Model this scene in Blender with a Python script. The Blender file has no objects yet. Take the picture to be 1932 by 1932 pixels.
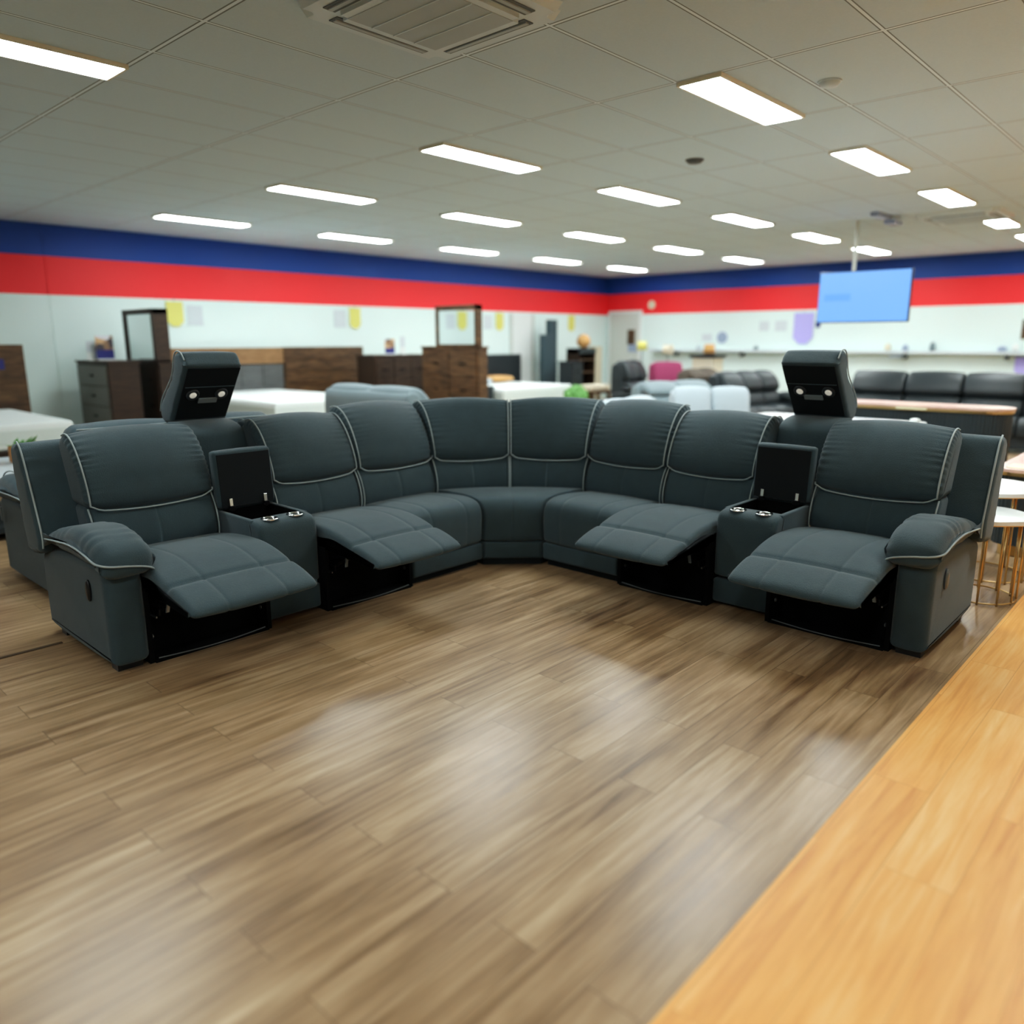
import bpy, bmesh, math, random
from mathutils import Vector, Matrix, noise
random.seed(7)
COL = bpy.context.scene.collection
PI = math.pi

# ------------------------------------------------------------------ materials
def srgb(r, g, b):
    f = lambda c: (c/255/12.92) if c/255 <= .04045 else ((c/255+.055)/1.055)**2.4
    return (f(r), f(g), f(b), 1.0)

def mat(name, col, rough=.6, metal=0., spec=.5, emit=None, estr=0., sheen=0., bump=0., bscale=200., var=0., vscale=3., coat=0.):
    m = bpy.data.materials.new(name); m.use_nodes = True
    nt = m.node_tree; b = nt.nodes['Principled BSDF']
    b.inputs['Base Color'].default_value = col
    b.inputs['Roughness'].default_value = rough
    b.inputs['Metallic'].default_value = metal
    b.inputs['Specular IOR Level'].default_value = spec
    b.inputs['Sheen Weight'].default_value = sheen
    b.inputs['Coat Weight'].default_value = coat
    if emit:
        b.inputs['Emission Color'].default_value = emit
        b.inputs['Emission Strength'].default_value = estr
    tc = nt.nodes.new('ShaderNodeNewGeometry')
    n = nt.nodes.new('ShaderNodeTexNoise'); n.inputs['Scale'].default_value = vscale
    n.inputs['Detail'].default_value = 5
    nt.links.new(tc.outputs['Position'], n.inputs['Vector'])
    hs = nt.nodes.new('ShaderNodeMix'); hs.data_type = 'RGBA'
    hs.inputs['A'].default_value = tuple(c*(1-var) for c in col[:3])+(1,)
    hs.inputs['B'].default_value = tuple(min(1, c*(1+var)) for c in col[:3])+(1,)
    nt.links.new(n.outputs['Fac'], hs.inputs['Factor'])
    nt.links.new(hs.outputs['Result'], b.inputs['Base Color'])
    if bump:
        n2 = nt.nodes.new('ShaderNodeTexNoise'); n2.inputs['Scale'].default_value = bscale
        n2.inputs['Detail'].default_value = 3
        nt.links.new(tc.outputs['Position'], n2.inputs['Vector'])
        bp = nt.nodes.new('ShaderNodeBump'); bp.inputs['Strength'].default_value = bump
        bp.inputs['Distance'].default_value = .004
        nt.links.new(n2.outputs['Fac'], bp.inputs['Height'])
        nt.links.new(bp.outputs['Normal'], b.inputs['Normal'])
    return m

def wood(name, c1, c2, scale=6., stretch=(1, 12, 12), rough=.45):
    m = mat(name, c1, rough)
    nt = m.node_tree; b = nt.nodes['Principled BSDF']
    g = nt.nodes.new('ShaderNodeNewGeometry')
    mp = nt.nodes.new('ShaderNodeMapping'); mp.inputs['Scale'].default_value = stretch
    n = nt.nodes.new('ShaderNodeTexNoise'); n.inputs['Scale'].default_value = scale
    n.inputs['Detail'].default_value = 6; n.inputs['Distortion'].default_value = .6
    mx = nt.nodes.new('ShaderNodeMix'); mx.data_type = 'RGBA'
    mx.inputs['A'].default_value = c1; mx.inputs['B'].default_value = c2
    r = nt.nodes.new('ShaderNodeMapRange'); r.inputs['From Min'].default_value = .35; r.inputs['From Max'].default_value = .65
    nt.links.new(g.outputs['Position'], mp.inputs['Vector']); nt.links.new(mp.outputs['Vector'], n.inputs['Vector'])
    nt.links.new(n.outputs['Fac'], r.inputs['Value']); nt.links.new(r.outputs['Result'], mx.inputs['Factor'])
    nt.links.new(mx.outputs['Result'], b.inputs['Base Color'])
    return m

def plank_floor(name, c_lo, c_mid, c_hi, dark, rough, width=.15, length=1.22, spec=.5, patch=1.):
    m = bpy.data.materials.new(name); m.use_nodes = True
    nt = m.node_tree; b = nt.nodes['Principled BSDF']; L = nt.links.new; N = nt.nodes.new
    g = N('ShaderNodeNewGeometry')
    br = N('ShaderNodeTexBrick')
    br.offset = .37; br.inputs['Scale'].default_value = 1.
    br.inputs['Brick Width'].default_value = length; br.inputs['Row Height'].default_value = width
    br.inputs['Mortar Size'].default_value = .0012; br.inputs['Mortar Smooth'].default_value = .2
    br.inputs['Color1'].default_value = (0, 0, 0, 1); br.inputs['Color2'].default_value = (1, 1, 1, 1)
    br.inputs['Mortar'].default_value = (.35, .35, .35, 1); br.inputs['Bias'].default_value = 0
    L(g.outputs['Position'], br.inputs['Vector'])
    mp = N('ShaderNodeMapping'); mp.inputs['Scale'].default_value = (.9, 15., 1)
    L(g.outputs['Position'], mp.inputs['Vector'])
    # shift grain per plank
    ad = N('ShaderNodeVectorMath'); ad.operation = 'ADD'
    ml = N('ShaderNodeVectorMath'); ml.operation = 'SCALE'; ml.inputs['Scale'].default_value = 17.
    L(br.outputs['Color'], ml.inputs[0]); L(mp.outputs['Vector'], ad.inputs[0]); L(ml.outputs['Vector'], ad.inputs[1])
    n1 = N('ShaderNodeTexNoise'); n1.inputs['Scale'].default_value = 1.8; n1.inputs['Detail'].default_value = 8
    n1.inputs['Roughness'].default_value = .62; n1.inputs['Distortion'].default_value = .5
    L(ad.outputs['Vector'], n1.inputs['Vector'])
    n2 = N('ShaderNodeTexNoise'); n2.inputs['Scale'].default_value = 2.2; n2.inputs['Detail'].default_value = 4
    mp2 = N('ShaderNodeMapping'); mp2.inputs['Scale'].default_value = (.7, 1.8, 1)
    L(g.outputs['Position'], mp2.inputs['Vector']); L(mp2.outputs['Vector'], n2.inputs['Vector'])
    a1 = N('ShaderNodeMath'); a1.operation = 'MULTIPLY_ADD'; a1.inputs[1].default_value = .10; a1.inputs[2].default_value = -.05
    L(br.outputs['Color'], a1.inputs[0])
    a2 = N('ShaderNodeMath'); a2.operation = 'ADD'; L(n1.outputs['Fac'], a2.inputs[0]); L(a1.outputs[0], a2.inputs[1])
    a3 = N('ShaderNodeMath'); a3.operation = 'MULTIPLY_ADD'; a3.inputs[1].default_value = .5*patch; L(n2.outputs['Fac'], a3.inputs[0])
    L(a2.outputs[0], a3.inputs[2])
    a4 = N('ShaderNodeMath'); a4.operation = 'SUBTRACT'; a4.inputs[1].default_value = .25*patch; L(a3.outputs[0], a4.inputs[0])
    cr = N('ShaderNodeValToRGB'); e = cr.color_ramp.elements
    e[0].position = .2; e[0].color = c_lo; e[1].position = .8; e[1].color = c_hi
    x = cr.color_ramp.elements.new(.5); x.color = c_mid
    L(a4.outputs[0], cr.inputs['Fac'])
    mx = N('ShaderNodeMix'); mx.data_type = 'RGBA'; mx.inputs['B'].default_value = dark
    L(br.outputs['Fac'], mx.inputs['Factor']); L(cr.outputs['Color'], mx.inputs['A'])
    L(mx.outputs['Result'], b.inputs['Base Color'])
    rr = N('ShaderNodeMapRange'); rr.inputs['To Min'].default_value = rough-.06; rr.inputs['To Max'].default_value = rough+.08
    L(n1.outputs['Fac'], rr.inputs['Value']); L(rr.outputs['Result'], b.inputs['Roughness'])
    b.inputs['Specular IOR Level'].default_value = spec
    bp = N('ShaderNodeBump'); bp.inputs['Strength'].default_value = .08; bp.inputs['Distance'].default_value = .002
    L(n1.outputs['Fac'], bp.inputs['Height']); L(bp.outputs['Normal'], b.inputs['Normal'])
    return m

def wall_mat(name):
    m = bpy.data.materials.new(name); m.use_nodes = True
    nt = m.node_tree; b = nt.nodes['Principled BSDF']; L = nt.links.new; N = nt.nodes.new
    g = N('ShaderNodeNewGeometry'); s = N('ShaderNodeSeparateXYZ'); L(g.outputs['Position'], s.inputs[0])
    d = N('ShaderNodeMath'); d.operation = 'DIVIDE'; d.inputs[1].default_value = 3.; L(s.outputs['Z'], d.inputs[0])
    cr = N('ShaderNodeValToRGB'); cr.color_ramp.interpolation = 'CONSTANT'
    e = cr.color_ramp.elements
    e[0].position = 0; e[0].color = srgb(222, 240, 237)
    e[1].position = 2.054/3; e[1].color = srgb(248, 50, 56)
    x = e.new(2.563/3); x.color = srgb(26, 76, 160)
    L(d.outputs[0], cr.inputs['Fac']); L(cr.outputs['Color'], b.inputs['Base Color'])
    b.inputs['Roughness'].default_value = .55
    return m

def ceil_mat(name):
    m = bpy.data.materials.new(name); m.use_nodes = True
    nt = m.node_tree; b = nt.nodes['Principled BSDF']; L = nt.links.new; N = nt.nodes.new
    g = N('ShaderNodeNewGeometry'); s = N('ShaderNodeSeparateXYZ'); L(g.outputs['Position'], s.inputs[0])
    def lines(axis, off, per, w):
        a = N('ShaderNodeMath'); a.operation = 'SUBTRACT'; a.inputs[1].default_value = off - per*40 - per/2; L(s.outputs[axis], a.inputs[0])
        mo = N('ShaderNodeMath'); mo.operation = 'MODULO'; mo.inputs[1].default_value = per; L(a.outputs[0], mo.inputs[0])
        su = N('ShaderNodeMath'); su.operation = 'SUBTRACT'; su.inputs[1].default_value = per/2; L(mo.outputs[0], su.inputs[0])
        ab = N('ShaderNodeMath'); ab.operation = 'ABSOLUTE'; L(su.outputs[0], ab.inputs[0])
        lt = N('ShaderNodeMath'); lt.operation = 'LESS_THAN'; lt.inputs[1].default_value = w; L(ab.outputs[0], lt.inputs[0])
        return lt
    def mx2(a, c):
        k = N('ShaderNodeMath'); k.operation = 'MAXIMUM'; L(a.outputs[0], k.inputs[0]); L(c.outputs[0], k.inputs[1]); return k
    tee = mx2(lines('X', 3.283, 1.2, .009), lines('Y', 4.576, .6, .008))
    tee_shadow = mx2(lines('X', 3.283, 1.2, .018), lines('Y', 4.576, .6, .015))  # darker lines painted beside the tees as their shadow
    n = N('ShaderNodeTexNoise'); n.inputs['Scale'].default_value = 60; n.inputs['Detail'].default_value = 3
    L(g.outputs['Position'], n.inputs['Vector'])
    base = N('ShaderNodeMix'); base.data_type = 'RGBA'
    base.inputs['A'].default_value = srgb(198, 218, 227); base.inputs['B'].default_value = srgb(205, 225, 234)
    L(n.outputs['Fac'], base.inputs['Factor'])
    m1 = N('ShaderNodeMix'); m1.data_type = 'RGBA'; m1.inputs['B'].default_value = srgb(132, 146, 152)
    L(base.outputs['Result'], m1.inputs['A']); L(tee_shadow.outputs[0], m1.inputs['Factor'])
    m2 = N('ShaderNodeMix'); m2.data_type = 'RGBA'; m2.inputs['B'].default_value = srgb(226, 242, 250)
    L(m1.outputs['Result'], m2.inputs['A']); L(tee.outputs[0], m2.inputs['Factor'])
    L(m2.outputs['Result'], b.inputs['Base Color']); b.inputs['Roughness'].default_value = .75
    b.inputs['Specular IOR Level'].default_value = .2
    return m

def checker_pic(name, cols):
    m = mat(name, cols[0], .4)
    nt = m.node_tree; b = nt.nodes['Principled BSDF']
    g = nt.nodes.new('ShaderNodeNewGeometry'); v = nt.nodes.new('ShaderNodeTexVoronoi'); v.inputs['Scale'].default_value = 9
    cr = nt.nodes.new('ShaderNodeValToRGB'); cr.color_ramp.interpolation = 'CONSTANT'
    e = cr.color_ramp.elements; e[0].color = cols[0]; e[1].color = cols[-1]; e[1].position = .8
    for k, c in enumerate(cols[1:-1]): x = e.new(.8*(k+1)/(len(cols)-1)); x.color = c
    nt.links.new(g.outputs['Position'], v.inputs['Vector']); nt.links.new(v.outputs['Color'], cr.inputs['Fac'])
    nt.links.new(cr.outputs['Color'], b.inputs['Base Color'])
    return m

def marble(name, c1, c2, rough=.25):
    m = wood(name, c1, c2, 3., (1, 1, 1), rough); return m

M = {}
M['fabric'] = mat('charcoal_fabric', srgb(55, 74, 81), .72, spec=.35, sheen=.2, bump=.6, bscale=260, var=.16, vscale=14)
M['fabric_dark'] = mat('dark_lining', srgb(24, 30, 33), .8, spec=.25, bump=.2, bscale=420, var=.1)
M['void'] = mat('void_black', srgb(12, 13, 14), .9, spec=.1)  # near-black, also stands in for shade inside the open recliner bases
M['pipe'] = mat('grey_piping', srgb(150, 162, 164), .6, bump=.1)
M['chrome'] = mat('chrome', (.82, .84, .85, 1), .16, 1.)
M['steel'] = mat('black_steel', srgb(30, 31, 33), .4, .8)
M['zinc'] = mat('zinc_steel', srgb(150, 155, 158), .35, 1.)
M['plastic'] = mat('black_plastic', srgb(16, 18, 20), .35)
M['greyplastic'] = mat('grey_plastic', srgb(95, 102, 104), .4)
M['panelgrey'] = mat('control_grey', srgb(128, 138, 142), .3)
M['ring'] = mat('ring_plastic', srgb(52, 58, 62), .35)
M['lens'] = mat('lamp_lens', srgb(205, 205, 195), .2, emit=srgb(240, 238, 225), estr=.25)
M['wall'] = wall_mat('striped_wall_paint')
M['ceil'] = ceil_mat('ceiling_tiles')
M['floor'] = plank_floor('dark_plank_vinyl', srgb(98, 73, 49), srgb(156, 130, 99), srgb(192, 169, 139), srgb(98, 78, 56), .30)
M['floor2'] = plank_floor('honey_plank_vinyl', srgb(214, 140, 72), srgb(238, 174, 100), srgb(247, 204, 142), srgb(208, 144, 78), .42, .18, 1.3, patch=.7)
M['trimdark'] = mat('joint_strip', srgb(80, 63, 46), .5)
M['light'] = mat('led_diffuser', srgb(250, 252, 255), .5, emit=(.92, 1.0, 1.0, 1), estr=37.)
M['lightframe'] = mat('led_frame', srgb(225, 225, 210), .5)
M['acwhite'] = mat('ac_plastic', srgb(208, 226, 234), .45)
M['acgrille'] = mat('ac_grille', srgb(176, 192, 200), .6)
M['acdark'] = mat('ac_slot', srgb(104, 116, 122), .6)
M['darkwood'] = wood('dark_brown_wood', srgb(40, 28, 20), srgb(66, 48, 34))
M['rustic'] = wood('rustic_brown_wood', srgb(62, 44, 28), srgb(104, 78, 52), 4, (1, 1, 6))
M['midwood'] = wood('mid_brown_wood', srgb(120, 90, 60), srgb(150, 116, 80))
M['greywood'] = wood('grey_washed_wood', srgb(76, 78, 78), srgb(98, 100, 100))
M['greyfront'] = wood('grey_drawer_front', srgb(104, 104, 100), srgb(128, 128, 122))
M['blonde'] = wood('blonde_wood', srgb(196, 168, 128), srgb(218, 192, 152))
M['mattress'] = mat('white_quilting', srgb(232, 240, 238), .8, bump=.3, bscale=30)
M['quilt'] = mat('quilted_border', srgb(214, 226, 222), .8, bump=.5, bscale=60)
M['mirror'] = mat('mirror_glass', (.9, .93, .93, 1), .03, 1.)
M['white'] = mat('white_laminate', srgb(226, 232, 230), .4)
M['offwhite'] = mat('offwhite_paint', srgb(200, 206, 200), .5)
M['marble'] = marble('white_marble', srgb(232, 238, 238), srgb(214, 222, 222))
M['pinkmarble'] = marble('rose_marble', srgb(214, 176, 162), srgb(228, 196, 180))
M['fluted'] = mat('dark_fluted_wood', srgb(52, 64, 70), .5, var=.1)
M['gold'] = mat('brushed_gold', srgb(206, 178, 128), .28, 1.)
M['greyfab'] = mat('mid_grey_fabric', srgb(120, 136, 142), .85, sheen=.2, bump=.2, var=.08)
M['palefab'] = mat('pale_grey_fabric', srgb(170, 184, 192), .85, sheen=.2, bump=.2, var=.06)
M['blackleather'] = mat('black_leather', srgb(42, 50, 54), .45, var=.1)
M['brownfab'] = mat('brown_fabric', srgb(92, 84, 76), .85, var=.1)
M['yellow'] = mat('yellow_card', srgb(222, 218, 120), .5)
M['lilac'] = mat('lilac_card', srgb(178, 170, 240), .5)
M['greycard'] = mat('pale_grey_card', srgb(205, 215, 220), .5)
M['navy'] = mat('navy_card', srgb(46, 50, 120), .5)
M['screen'] = mat('tv_screen', srgb(20, 40, 80), .3, emit=srgb(122, 176, 255), estr=.95)
M['screen2'] = mat('tv_screen_bar', srgb(20, 40, 80), .3, emit=srgb(106, 162, 250), estr=.95)
M['paper'] = mat('cream_paper', srgb(240, 240, 205), .6)
M['pink'] = mat('magenta_fabric', srgb(150, 60, 96), .8)
M['tan'] = mat('tan_wicker', srgb(196, 150, 96), .7, bump=.6, bscale=80, var=.2)
M['cream'] = mat('cream_linen', srgb(222, 214, 190), .8)
M['green'] = mat('green_leaf', srgb(96, 150, 80), .6, var=.25, vscale=40)
M['orange'] = mat('orange_wood', srgb(214, 152, 92), .5)
M['pic'] = checker_pic('photo_print', [srgb(226, 226, 232), srgb(150, 120, 96), srgb(206, 170, 130), srgb(80, 74, 80), srgb(214, 216, 228)])
M['softblue'] = mat('soft_blue_plastic', srgb(150, 165, 190), .4)

# ------------------------------------------------------------------ helpers
def link(name, bm, m, parent=None, smooth=False, loc=None):
    bmesh.ops.recalc_face_normals(bm, faces=bm.faces)
    me = bpy.data.meshes.new(name); bm.to_mesh(me); bm.free()
    for i in (m if isinstance(m, (list, tuple)) else [m]): me.materials.append(M[i])
    o = bpy.data.objects.new(name, me); COL.objects.link(o)
    if smooth:
        for p in me.polygons: p.use_smooth = True
    if parent is not None:
        o.parent = parent
        if parent.type == 'EMPTY':
            pl = parent.location; me.transform(Matrix.Translation(-Vector(pl)) if not parent.rotation_euler.z else Matrix.Identity(4))
        elif parent.parent is not None and parent.parent.type == 'EMPTY':
            me.transform(Matrix.Translation(-Vector(parent.parent.location)))
    return o

def tag(o, label, cat, group=None):
    o['label'] = label; o['category'] = cat
    if group: o['group'] = group
    return o

def thing(name, label, cat, loc, group=None):
    o = bpy.data.objects.new(name, None); COL.objects.link(o); o.location = loc
    o.empty_display_size = .1
    return tag(o, label, cat, group)

def struct(name, bm, m):
    o = link(name, bm, m); o['kind'] = 'structure'; return o

def ident(u, v, z): return (u, v, z)
def frame(ox, oy, deg, oz=0):
    c, s = math.cos(math.radians(deg)), math.sin(math.radians(deg))
    return lambda u, v, z: (ox+u*c-v*s, oy+u*s+v*c, oz+z)

def quad(bm, pts):
    return bm.faces.new([bm.verts.new(p) for p in pts])

def box(bm, x0, x1, y0, y1, z0, z1, f=ident, bev=0., seg=2):
    b2 = bmesh.new()
    bmesh.ops.create_cube(b2, size=1)
    for v in b2.verts: v.co = Vector((x0+(v.co.x+.5)*(x1-x0), y0+(v.co.y+.5)*(y1-y0), z0+(v.co.z+.5)*(z1-z0)))
    if bev: bmesh.ops.bevel(b2, geom=b2.edges[:], offset=bev, segments=seg, profile=.6, affect='EDGES')
    for v in b2.verts: v.co = Vector(f(*v.co))
    merge(bm, b2)

def merge(bm, b2):
    me = bpy.data.meshes.new('tmp'); b2.to_mesh(me); b2.free(); bm.from_mesh(me); bpy.data.meshes.remove(me)

def tube(bm, pts, r, closed=False, n=8, f=ident):
    P = [Vector(f(*p)) for p in pts]; k = len(P); rings = []
    up0 = None
    for i, p in enumerate(P):
        a = P[(i-1) % k] if (closed or i > 0) else p; c = P[(i+1) % k] if (closed or i < k-1) else p
        t = (c-a).normalized() if (c-a).length > 1e-9 else Vector((0, 0, 1))
        if up0 is None:
            up0 = Vector((0, 0, 1)) if abs(t.z) < .9 else Vector((1, 0, 0))
        s = t.cross(up0).normalized(); w = s.cross(t).normalized(); up0 = w
        rings.append([bm.verts.new(p+(s*math.cos(2*PI*j/n)+w*math.sin(2*PI*j/n))*r) for j in range(n)])
    for i in range(k if closed else k-1):
        A, B = rings[i], rings[(i+1) % k]
        for j in range(n): bm.faces.new((A[j], A[(j+1) % n], B[(j+1) % n], B[j]))
    if not closed:
        bm.faces.new(rings[0][::-1]); bm.faces.new(rings[-1])

def lathe(bm, prof, c, n=32, f=ident):
    rings = []
    for r, z in prof:
        rings.append([bm.verts.new(f(c[0]+r*math.cos(2*PI*j/n), c[1]+r*math.sin(2*PI*j/n), c[2]+z)) for j in range(n)])
    for A, B in zip(rings, rings[1:]):
        for j in range(n): bm.faces.new((A[j], A[(j+1) % n], B[(j+1) % n], B[j]))
    bm.faces.new(rings[0][::-1]); bm.faces.new(rings[-1])

def smooth_poly(pts, it=2, closed=True):
    P = [Vector(p) for p in pts]
    for _ in range(it):
        Q = []
        k = len(P)
        for i in range(k if closed else k-1):
            a, b = P[i], P[(i+1) % k]
            Q += [a*.75+b*.25, a*.25+b*.75]
        if not closed: Q = [P[0]]+Q+[P[-1]]
        P = Q
    return P

def resample(P, step):
    out = []
    k = len(P)
    for i in range(k):
        a, b = P[i], P[(i+1) % k]; L = (b-a).length
        m = max(1, int(round(L/step)))
        for j in range(m): out.append(a.lerp(b, j/m))
    return out

def loft(bm, prof, u0, u1, r=.04, f=ident, puff=0., grooves=(), gdepth=.0032, gw=.008, wr=0., wrk=60., step=.018, it=2, seed=0., cross=(), taper=None):
    """closed (v,z) profile swept along u with rounded ends, bulge, stitch grooves and gathers"""
    P = resample(smooth_poly([(p[0], p[1]) for p in prof], it), step)
    n = len(P)
    area = sum(P[i].x*P[(i+1) % n].y-P[(i+1) % n].x*P[i].y for i in range(n))
    sg = 1 if area > 0 else -1
    nor = []
    for i in range(n):
        t = (P[(i+1) % n]-P[i-1]).normalized(); nor.append(Vector((t.y, -t.x))*sg)
    for _ in range(2):
        nor = [((nor[i-1]+nor[i]*2+nor[(i+1) % n])).normalized() for i in range(n)]
    W = u1-u0
    us = [(r-r*math.cos(PI/2*k/6), r-r*math.sin(PI/2*k/6)) for k in range(7)]
    m = max(2, int((W-2*r)/step))
    st = [(u0+d, i) for d, i in us]+[(u0+r+(W-2*r)*k/m, 0.) for k in range(1, m)]+[(u1-d, i) for d, i in us[::-1]]
    for g in grooves:
        st += [(g-gw, 0), (g, 0), (g+gw, 0)]
    st = sorted(st)
    rings = []
    arc = [0.]
    for i in range(1, n): arc.append(arc[-1]+(P[i]-P[i-1]).length)
    for u, ins in st:
        d = min(u-u0, u1-u); x = 2*(u-u0)/W-1
        base = -ins+puff*(1-x*x)
        for g in grooves: base -= gdepth*math.exp(-((u-g)/gw)**2)
        ring = []
        for i in range(n):
            off = base
            if wr: off += wr*math.sin(arc[i]*wrk+3*math.sin(arc[i]*17+seed)+(0 if u-u0 < W/2 else 1.7))*math.exp(-d/.05)*(1 if ins < r*.8 else .3)
            for c in cross: off -= .011*math.exp(-((P[i]-Vector(c)).length/.013)**2)
            q = P[i]+nor[i]*off
            ring.append(bm.verts.new(f(u, q.x, q.y)))
        rings.append(ring)
    for A, B in zip(rings, rings[1:]):
        for j in range(n): bm.faces.new((A[j], A[(j+1) % n], B[(j+1) % n], B[j]))
    bm.faces.new(rings[0][::-1]); bm.faces.new(rings[-1])

def boxobj(name, m, parent, *a, f=ident, bev=0., smooth=False):
    bm = bmesh.new(); box(bm, *a, f=f, bev=bev); return link(name, bm, m, parent, smooth)

# ------------------------------------------------------------------ the room
RX0, RX1, RY0, RY1, H = -6.0, 16.54, -7.5, 11.99, 2.979
LINE = .735
bm = bmesh.new(); box(bm, RX0, RX1, LINE, RY1, -.1, 0); struct('floor', bm, 'floor')
bm = bmesh.new(); box(bm, RX0, RX1, RY0, LINE, -.1, 0); struct('floor.001', bm, 'floor2')
bm = bmesh.new(); box(bm, RX0, RX1, RY0, RY1, H, H+.1); struct('ceiling', bm, 'ceil')
bm = bmesh.new(); box(bm, RX0, RX1+.1, RY1, RY1+.1, 0, H); struct('wall_left', bm, 'wall')
bm = bmesh.new(); box(bm, RX1, RX1+.1, RY0, RY1, 0, H); struct('wall_right', bm, 'wall')
bm = bmesh.new(); box(bm, RX0-.1, RX0, RY0, RY1, 0, H); struct('wall_back', bm, 'wall')
bm = bmesh.new(); box(bm, RX0, RX1, RY0-.1, RY0, 0, H); struct('wall_front', bm, 'wall')
bm = bmesh.new(); box(bm, RX0, 1.13, 4.055, 4.075, 0, .004); struct('trim_1', bm, 'trimdark')
bm = bmesh.new(); box(bm, 3.735, 3.747, RY1-.008, RY1, 0, H); struct('trim_2', bm, 'wall')
# door in the far corner of the right-hand wall
bm = bmesh.new(); box(bm, RX1-.04, RX1, 11.0, 11.86, 0, 2.1, bev=.005)
d = struct('door_1', bm, 'offwhite')
bm = bmesh.new()
for a in ((10.94, 11.0, 0, 2.1), (11.86, 11.92, 0, 2.1), (10.94, 11.92, 2.1, 2.16)): box(bm, RX1-.06, RX1, *a)
link('door_frame', bm, 'white', d)
bm = bmesh.new(); tube(bm, [(RX1-.04, 11.1, 1.02), (RX1-.09, 11.1, 1.02), (RX1-.09, 11.22, 1.02)], .01); link('door_handle', bm, 'chrome', d)
bm = bmesh.new(); box(bm, 12.95, 13.6, RY1-.03, RY1, 0, 2.03, bev=.005); d2 = struct('door_2', bm, 'white')
bm = bmesh.new()
for a in ((12.88, 12.95, 0, 2.03), (13.6, 13.67, 0, 2.03)): box(bm, a[0], a[1], RY1-.045, RY1, a[2], a[3])
link('door_frame', bm, 'offwhite', d2)

# ------------------------------------------------------------------ ceiling fittings
names = {(0, 0): 'third from the top right, widest bright one', }
def led(x, y, label):
    t = thing('ceiling_light', label, 'ceiling light', (x, y, H-.02), 'recessed ceiling panel lights')
    boxobj('diffuser', 'light', t, x-.585, x+.585, y-.135, y+.135, H-.02, H-.005)
    bm = bmesh.new()
    for a in ((x-.6, x+.6, y-.15, y-.135), (x-.6, x+.6, y+.135, y+.15), (x-.6, x-.585, y-.135, y+.135), (x+.585, x+.6, y-.135, y+.135)):
        box(bm, *a, H-.024, H)
    link('frame', bm, 'lightframe', t)
rowname = {0: 'row nearest the right edge', 1: 'second row from the right', 2: 'third row from the right', 3: 'row beside the striped left wall'}
order = ['nearest', 'second nearest', 'third nearest', 'second farthest', 'farthest']
led(1.48, 5.03, 'long bright ceiling light cut off by the top left edge of the photo')
for j in range(4):
    for i in range(5):
        y = 10.13 if j == 3 else 2.626+2.4*j
        led(5.083+2.4*i, y, f'white rectangular ceiling panel light, {order[i]} in the {rowname[j]}')
for i in range(-2, 5, 2):  # extra unseen panels added behind the viewpoint for illumination
    for j in (-1, -3):
        led(5.083+2.4*i, 2.626+2.4*j, 'unseen added white rectangular ceiling panel light over the honey wood aisle behind the viewpoint')
led(-1.2, 2.63, 'unseen added white rectangular ceiling panel light far left outside the photo')  # unseen panels added on the left for illumination
led(-1.2, 9.8, 'unseen added white rectangular ceiling panel light far left outside the photo')

def cassette(x0, x1, y0, y1, label):
    cx, cy = (x0+x1)/2, (y0+y1)/2; h = (x1-x0)/2
    t = thing('air_conditioner', label, 'air conditioner', (cx, cy, H-.06))
    f = lambda u, v, z: (cx+u*h, cy+v*h, z)
    bm = bmesh.new()
    b2 = bmesh.new(); bmesh.ops.create_cube(b2, size=1)
    for v in b2.verts:
        s = 1. if v.co.z > 0 else .95
        v.co = Vector((v.co.x*2*s, v.co.y*2*s, H-.045+(.045 if v.co.z > 0 else 0)))
    ed = [e for e in b2.edges if abs(e.verts[0].co.z-e.verts[1].co.z) > .02]
    bmesh.ops.bevel(b2, geom=ed, offset=.12, segments=5, affect='EDGES')
    for v in b2.verts: v.co = Vector(f(*v.co))
    merge(bm, b2); link('cover', bm, 'acwhite', t)
    bm = bmesh.new()
    for a in ((-.62, .62, -.84, -.7), (-.62, .62, .7, .84), (-.84, -.7, -.62, .62), (.7, .84, -.62, .62)):
        b2 = bmesh.new(); box(b2, a[0], a[1], a[2], a[3], H-.05, H-.044)
        for v in b2.verts: v.co = Vector(f(*v.co))
        merge(bm, b2)
    sl = link('air_slot', bm, 'acdark', t)
    for a in ((-.6, .6, -.80, -.75), (-.6, .6, .75, .80), (-.80, -.75, -.6, .6), (.75, .80, -.6, .6)):
        bm = bmesh.new(); box(bm, a[0], a[1], a[2], a[3], H-.056, H-.05)
        for v in bm.verts: v.co = Vector(f(*v.co))
        link('louvre', bm, 'acgrille', t)
    bm = bmesh.new(); b2 = bmesh.new(); bmesh.ops.create_cube(b2, size=1)
    for v in b2.verts: v.co = Vector((v.co.x*1.34, v.co.y*1.34, H-.064+(v.co.z+.5)*.02))
    ed = [e for e in b2.edges if abs(e.verts[0].co.z-e.verts[1].co.z) > .01]
    bmesh.ops.bevel(b2, geom=ed, offset=.1, segments=5, affect='EDGES')
    for v in b2.verts: v.co = Vector(f(*v.co))
    merge(bm, b2); g = link('grille_frame', bm, 'acwhite', t)
    bm = bmesh.new(); box(bm, -.58, .58, -.58, .58, H-.067, H-.06)
    for v in bm.verts: v.co = Vector(f(*v.co))
    link('intake_grille', bm, 'acgrille', t)
    bm = bmesh.new()
    for k in (-.28, 0, .28): box(bm, k-.006, k+.006, -.58, .58, H-.071, H-.066)
    for v in bm.verts: v.co = Vector(f(*v.co))
    link('grille_rib', bm, 'acwhite', t)
cassette(2.24, 3.18, 2.55, 3.49, 'large square ceiling air conditioner cassette at the top edge of the photo')
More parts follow.
